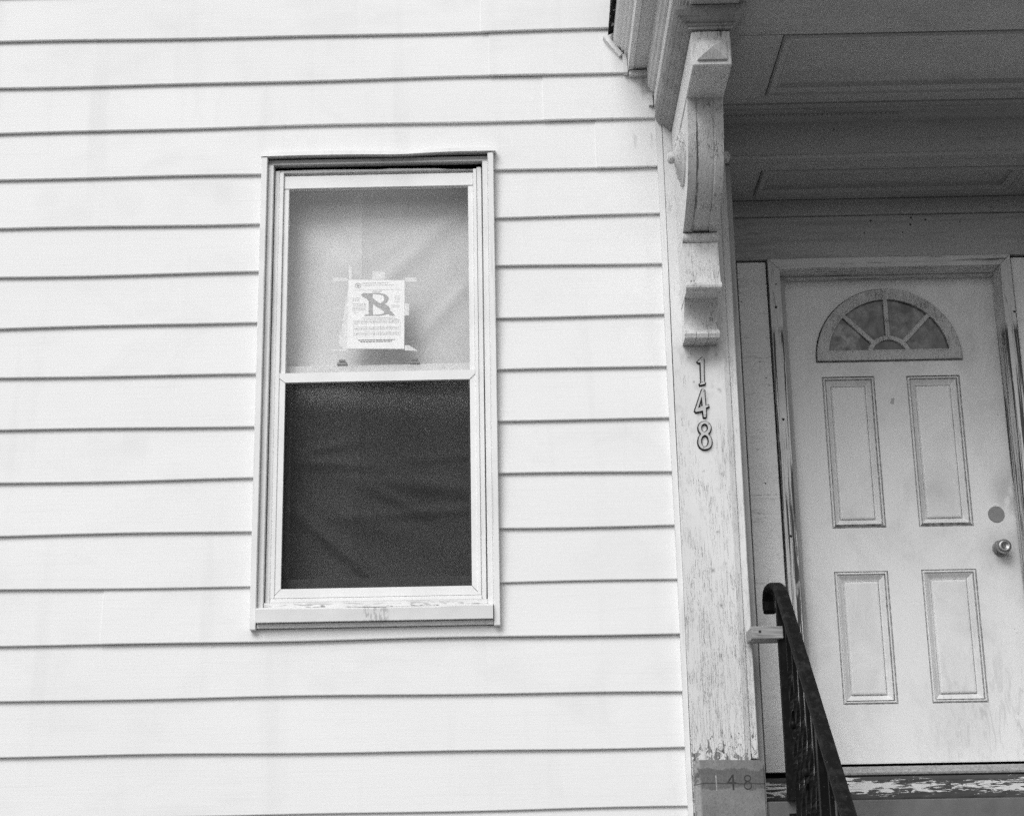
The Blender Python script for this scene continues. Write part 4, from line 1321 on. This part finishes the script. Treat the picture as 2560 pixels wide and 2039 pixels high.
# knob, blanking plate, scrap of tape
bm = bmesh.new()
lathe(bm, [(0.033, -0.0005), (0.033, 0.004), (0.0325, 0.008), (0.029, 0.011)], (1.917, DY, 1.098), (0, -1, 0), 28)
kn = part('door_knob', bm, 'metal', door, smooth=False)
bm = bmesh.new()
lathe(bm, [(0.0155, 0.0105), (0.0145, 0.022), (0.0165, 0.030), (0.0265, 0.036), (0.0295, 0.048), (0.0285, 0.058), (0.024, 0.066), (0.0145, 0.069), (0.0135, 0.067), (0.002, 0.067)], (1.917, DY, 1.098), (0, -1, 0), 28)
part('knob_grip', bm, 'metal', kn, smooth=True)
bm = B(1.9157, 1.9183, DY - 0.0684, DY - 0.0665, 1.092, 1.104, 0)
part('keyhole', bm, 'black', kn)
bm = bmesh.new()
lathe(bm, [(0.0335, -0.0005), (0.0335, 0.0025), (0.0320, 0.0035)], (1.914, DY, 1.239), (0, -1, 0), 32)
part('blanking_plate', bm, 'dullmetal', door)
bm = prism(bmesh.new(), [(1.527, 1.737), (1.541, 1.739), (1.536, 1.712), (1.521, 1.715)], 'y', DY - 0.0006, DY - 0.0001)
part('tape_scrap', bm, 'filler', door)
# threshold
th = thing('threshold', 'dark wooden door sill with flaking white paint and metal strip', 'threshold', (1.5, 6.16, 0.10))
bm = prism(bmesh.new(), [(6.185, 0.2065), (6.170, 0.211), (6.168, 0.218), (6.180, 0.221), (6.184, 0.228), (6.20, 0.232), (6.21, 0.243), (6.36, 0.248), (6.36, 0.2065)], 'x', 1.0755, 1.9895)
part('metal_strip', bm, 'strip', th)
bm = bmesh.new()
rows = []
for k in range(41):
    x = 0.842 + (2.26 - 0.842) * k / 40
    d = 0.0012 * sin(k * 1.9) + 0.0008 * sin(k * 4.3)
    rows.append([(x, 6.172, 0.11), (x, 6.168 + d, 0.125), (x, 6.166 - d, 0.190), (x, 6.174, 0.204), (x, 6.40, 0.2055), (x, 6.40, 0.11)])
V = grid(bm, rows, 0, True)
bm.faces.new(V[0]); bm.faces.new(V[-1])
part('wood_sill', bm, 'woodsill', th)

# ------------------------------------------------------------------ steps
steps = thing('stone_steps', 'grey stone landing and steps below the front door', 'steps', (1.55, 5.0, GROUND))
part('landing', B(0.843, 2.255, 5.735, 6.40, GROUND, 0.108, 0.006), 'stone', steps)
bm = B(0.817, 2.255, 5.60, 5.7335, GROUND, 0.107, 0.003)
part('nosing_block', bm, 'stone', steps)
for k in range(1, 9):
    z = 0.107 - 0.19 * k
    if z < GROUND + 0.05:
        break
    part('step', B(0.80, 2.30, 5.598 - 0.235 * k, 5.5985 - 0.235 * (k - 1), GROUND, z, 0.008), 'stone', steps)

# ------------------------------------------------------------------ iron railing
RX = 0.895
rail = thing('iron_railing', 'black wrought iron stair railing with twisted balusters beside the doorway', 'railing', (RX, 5.2, -0.6))
P0, P1 = Vector((RX, 5.565, 0.833)), Vector((RX, 4.652, 0.074))
SL = (P0.z - P1.z) / (P0.y - P1.y)
def hz(y):
    return P0.z + (y - P0.y) * SL
path = [(RX, 5.842, 0.792), (RX, 5.858, 0.812), (RX, 5.856, 0.838), (RX, 5.835, 0.860), (RX, 5.795, 0.8715), (RX, 5.74, 0.8715), (RX, 5.68, 0.866), (RX, 5.62, 0.852)]
y = 5.55
while y > 3.3:
    path.append((RX, y, hz(y)))
    y -= 0.12
capprof = [(-0.023, -0.006), (-0.023, 0.004), (-0.016, 0.0105), (0.0, 0.013), (0.016, 0.0105), (0.023, 0.004), (0.023, -0.006), (0.016, -0.011), (-0.016, -0.011)]
bm = bmesh.new()
tube(bm, path, [(a, -b) for a, b in capprof])
part('handrail', bm, 'ironrail', rail, smooth=False)
bm = bmesh.new()
tube(bm, [(RX, 5.60, hz(5.60) - 0.030), (RX, 3.3, hz(3.3) - 0.030)], sq(0.0065))
part('top_channel', bm, 'iron', rail)
bm = bmesh.new()
tube(bm, [(RX, 5.60, hz(5.60) - 0.80), (RX, 3.3, hz(3.3) - 0.80)], [(-0.012, -0.006), (0.012, -0.006), (0.012, 0.006), (-0.012, 0.006)])
part('bottom_rail', bm, 'iron', rail)
def twist(bm, y, z0, z1, r=0.0080):
    n = 46
    path = [(RX, y, z1 + (z0 - z1) * k / n) for k in range(n + 1)]
    def pr(t):
        a = 0
        if 0.25 < t < 0.75:
            a = (t - 0.25) * 4 * pi
        elif t >= 0.75:
            a = 2 * pi
        return [(r * 1.2 * cos(a + pi / 4 + k * pi / 2), r * 1.2 * sin(a + pi / 4 + k * pi / 2)) for k in range(4)]
    tube(bm, path, pr)
    return bm
def newel(y, top, bottom, r):
    bm = bmesh.new()
    box(bm, RX - r, RX + r, y - r, y + r, bottom, top, 0.002)
    return part('newel', bm, 'iron', rail)
NY = [5.585, 4.965]
newel(NY[0], hz(NY[0]) - 0.020, 0.1075, 0.0165)
newel(NY[1], hz(NY[1]) - 0.020, -0.45, 0.0165)
k = 0
for y in (5.475, 5.375, 5.275, 5.175, 5.075, 4.855, 4.745, 4.635, 4.525, 4.415):
    b = part('baluster', twist(bmesh.new(), y, hz(y) - 0.80, hz(y) - 0.025), 'iron', rail)
def cscroll(y, z, s, sz):
    """flat bar bent into a C scroll beside a baluster"""
    bm = bmesh.new()
    path = []
    for q in range(29):
        t = -1 + 2 * q / 28
        a = t * 4.6
        rr = 0.018 + 0.030 * (1 - abs(t)) ** 0.8
        path.append((RX, y + s * (rr * cos(a * 0.62) + 0.004), z + sz * t * 0.8 + rr * 0.5 * sin(a)))
    tube(bm, path, [(-0.006, -0.0022), (0.006, -0.0022), (0.006, 0.0022), (-0.006, 0.0022)])
    return bm
for y, dz, s in ((5.425, 0.36, 1), (5.225, 0.44, 1), (4.80, 0.4, 1)):
    part('scroll_ornament', cscroll(y, hz(y) - dz, s, 0.085), 'iron', rail)
for y in (5.475, 5.275, 5.075):
    bm = bmesh.new()
    lathe(bm, [(0.009, -0.014), (0.014, -0.008), (0.015, 0.0), (0.014, 0.008), (0.009, 0.014)], (RX, y, hz(y) - 0.40), (0, 0, 1), 10)
    part('collar', bm, 'iron', rail, smooth=True)
single('wooden_brace', B(0.7835, 0.893, 5.552, 5.7005, 0.6605, 0.7035, 0.002), 'rawwood', (0.838, 5.56, 0.66), 'short raw wood block between the pilaster and the iron railing post', 'wood block')
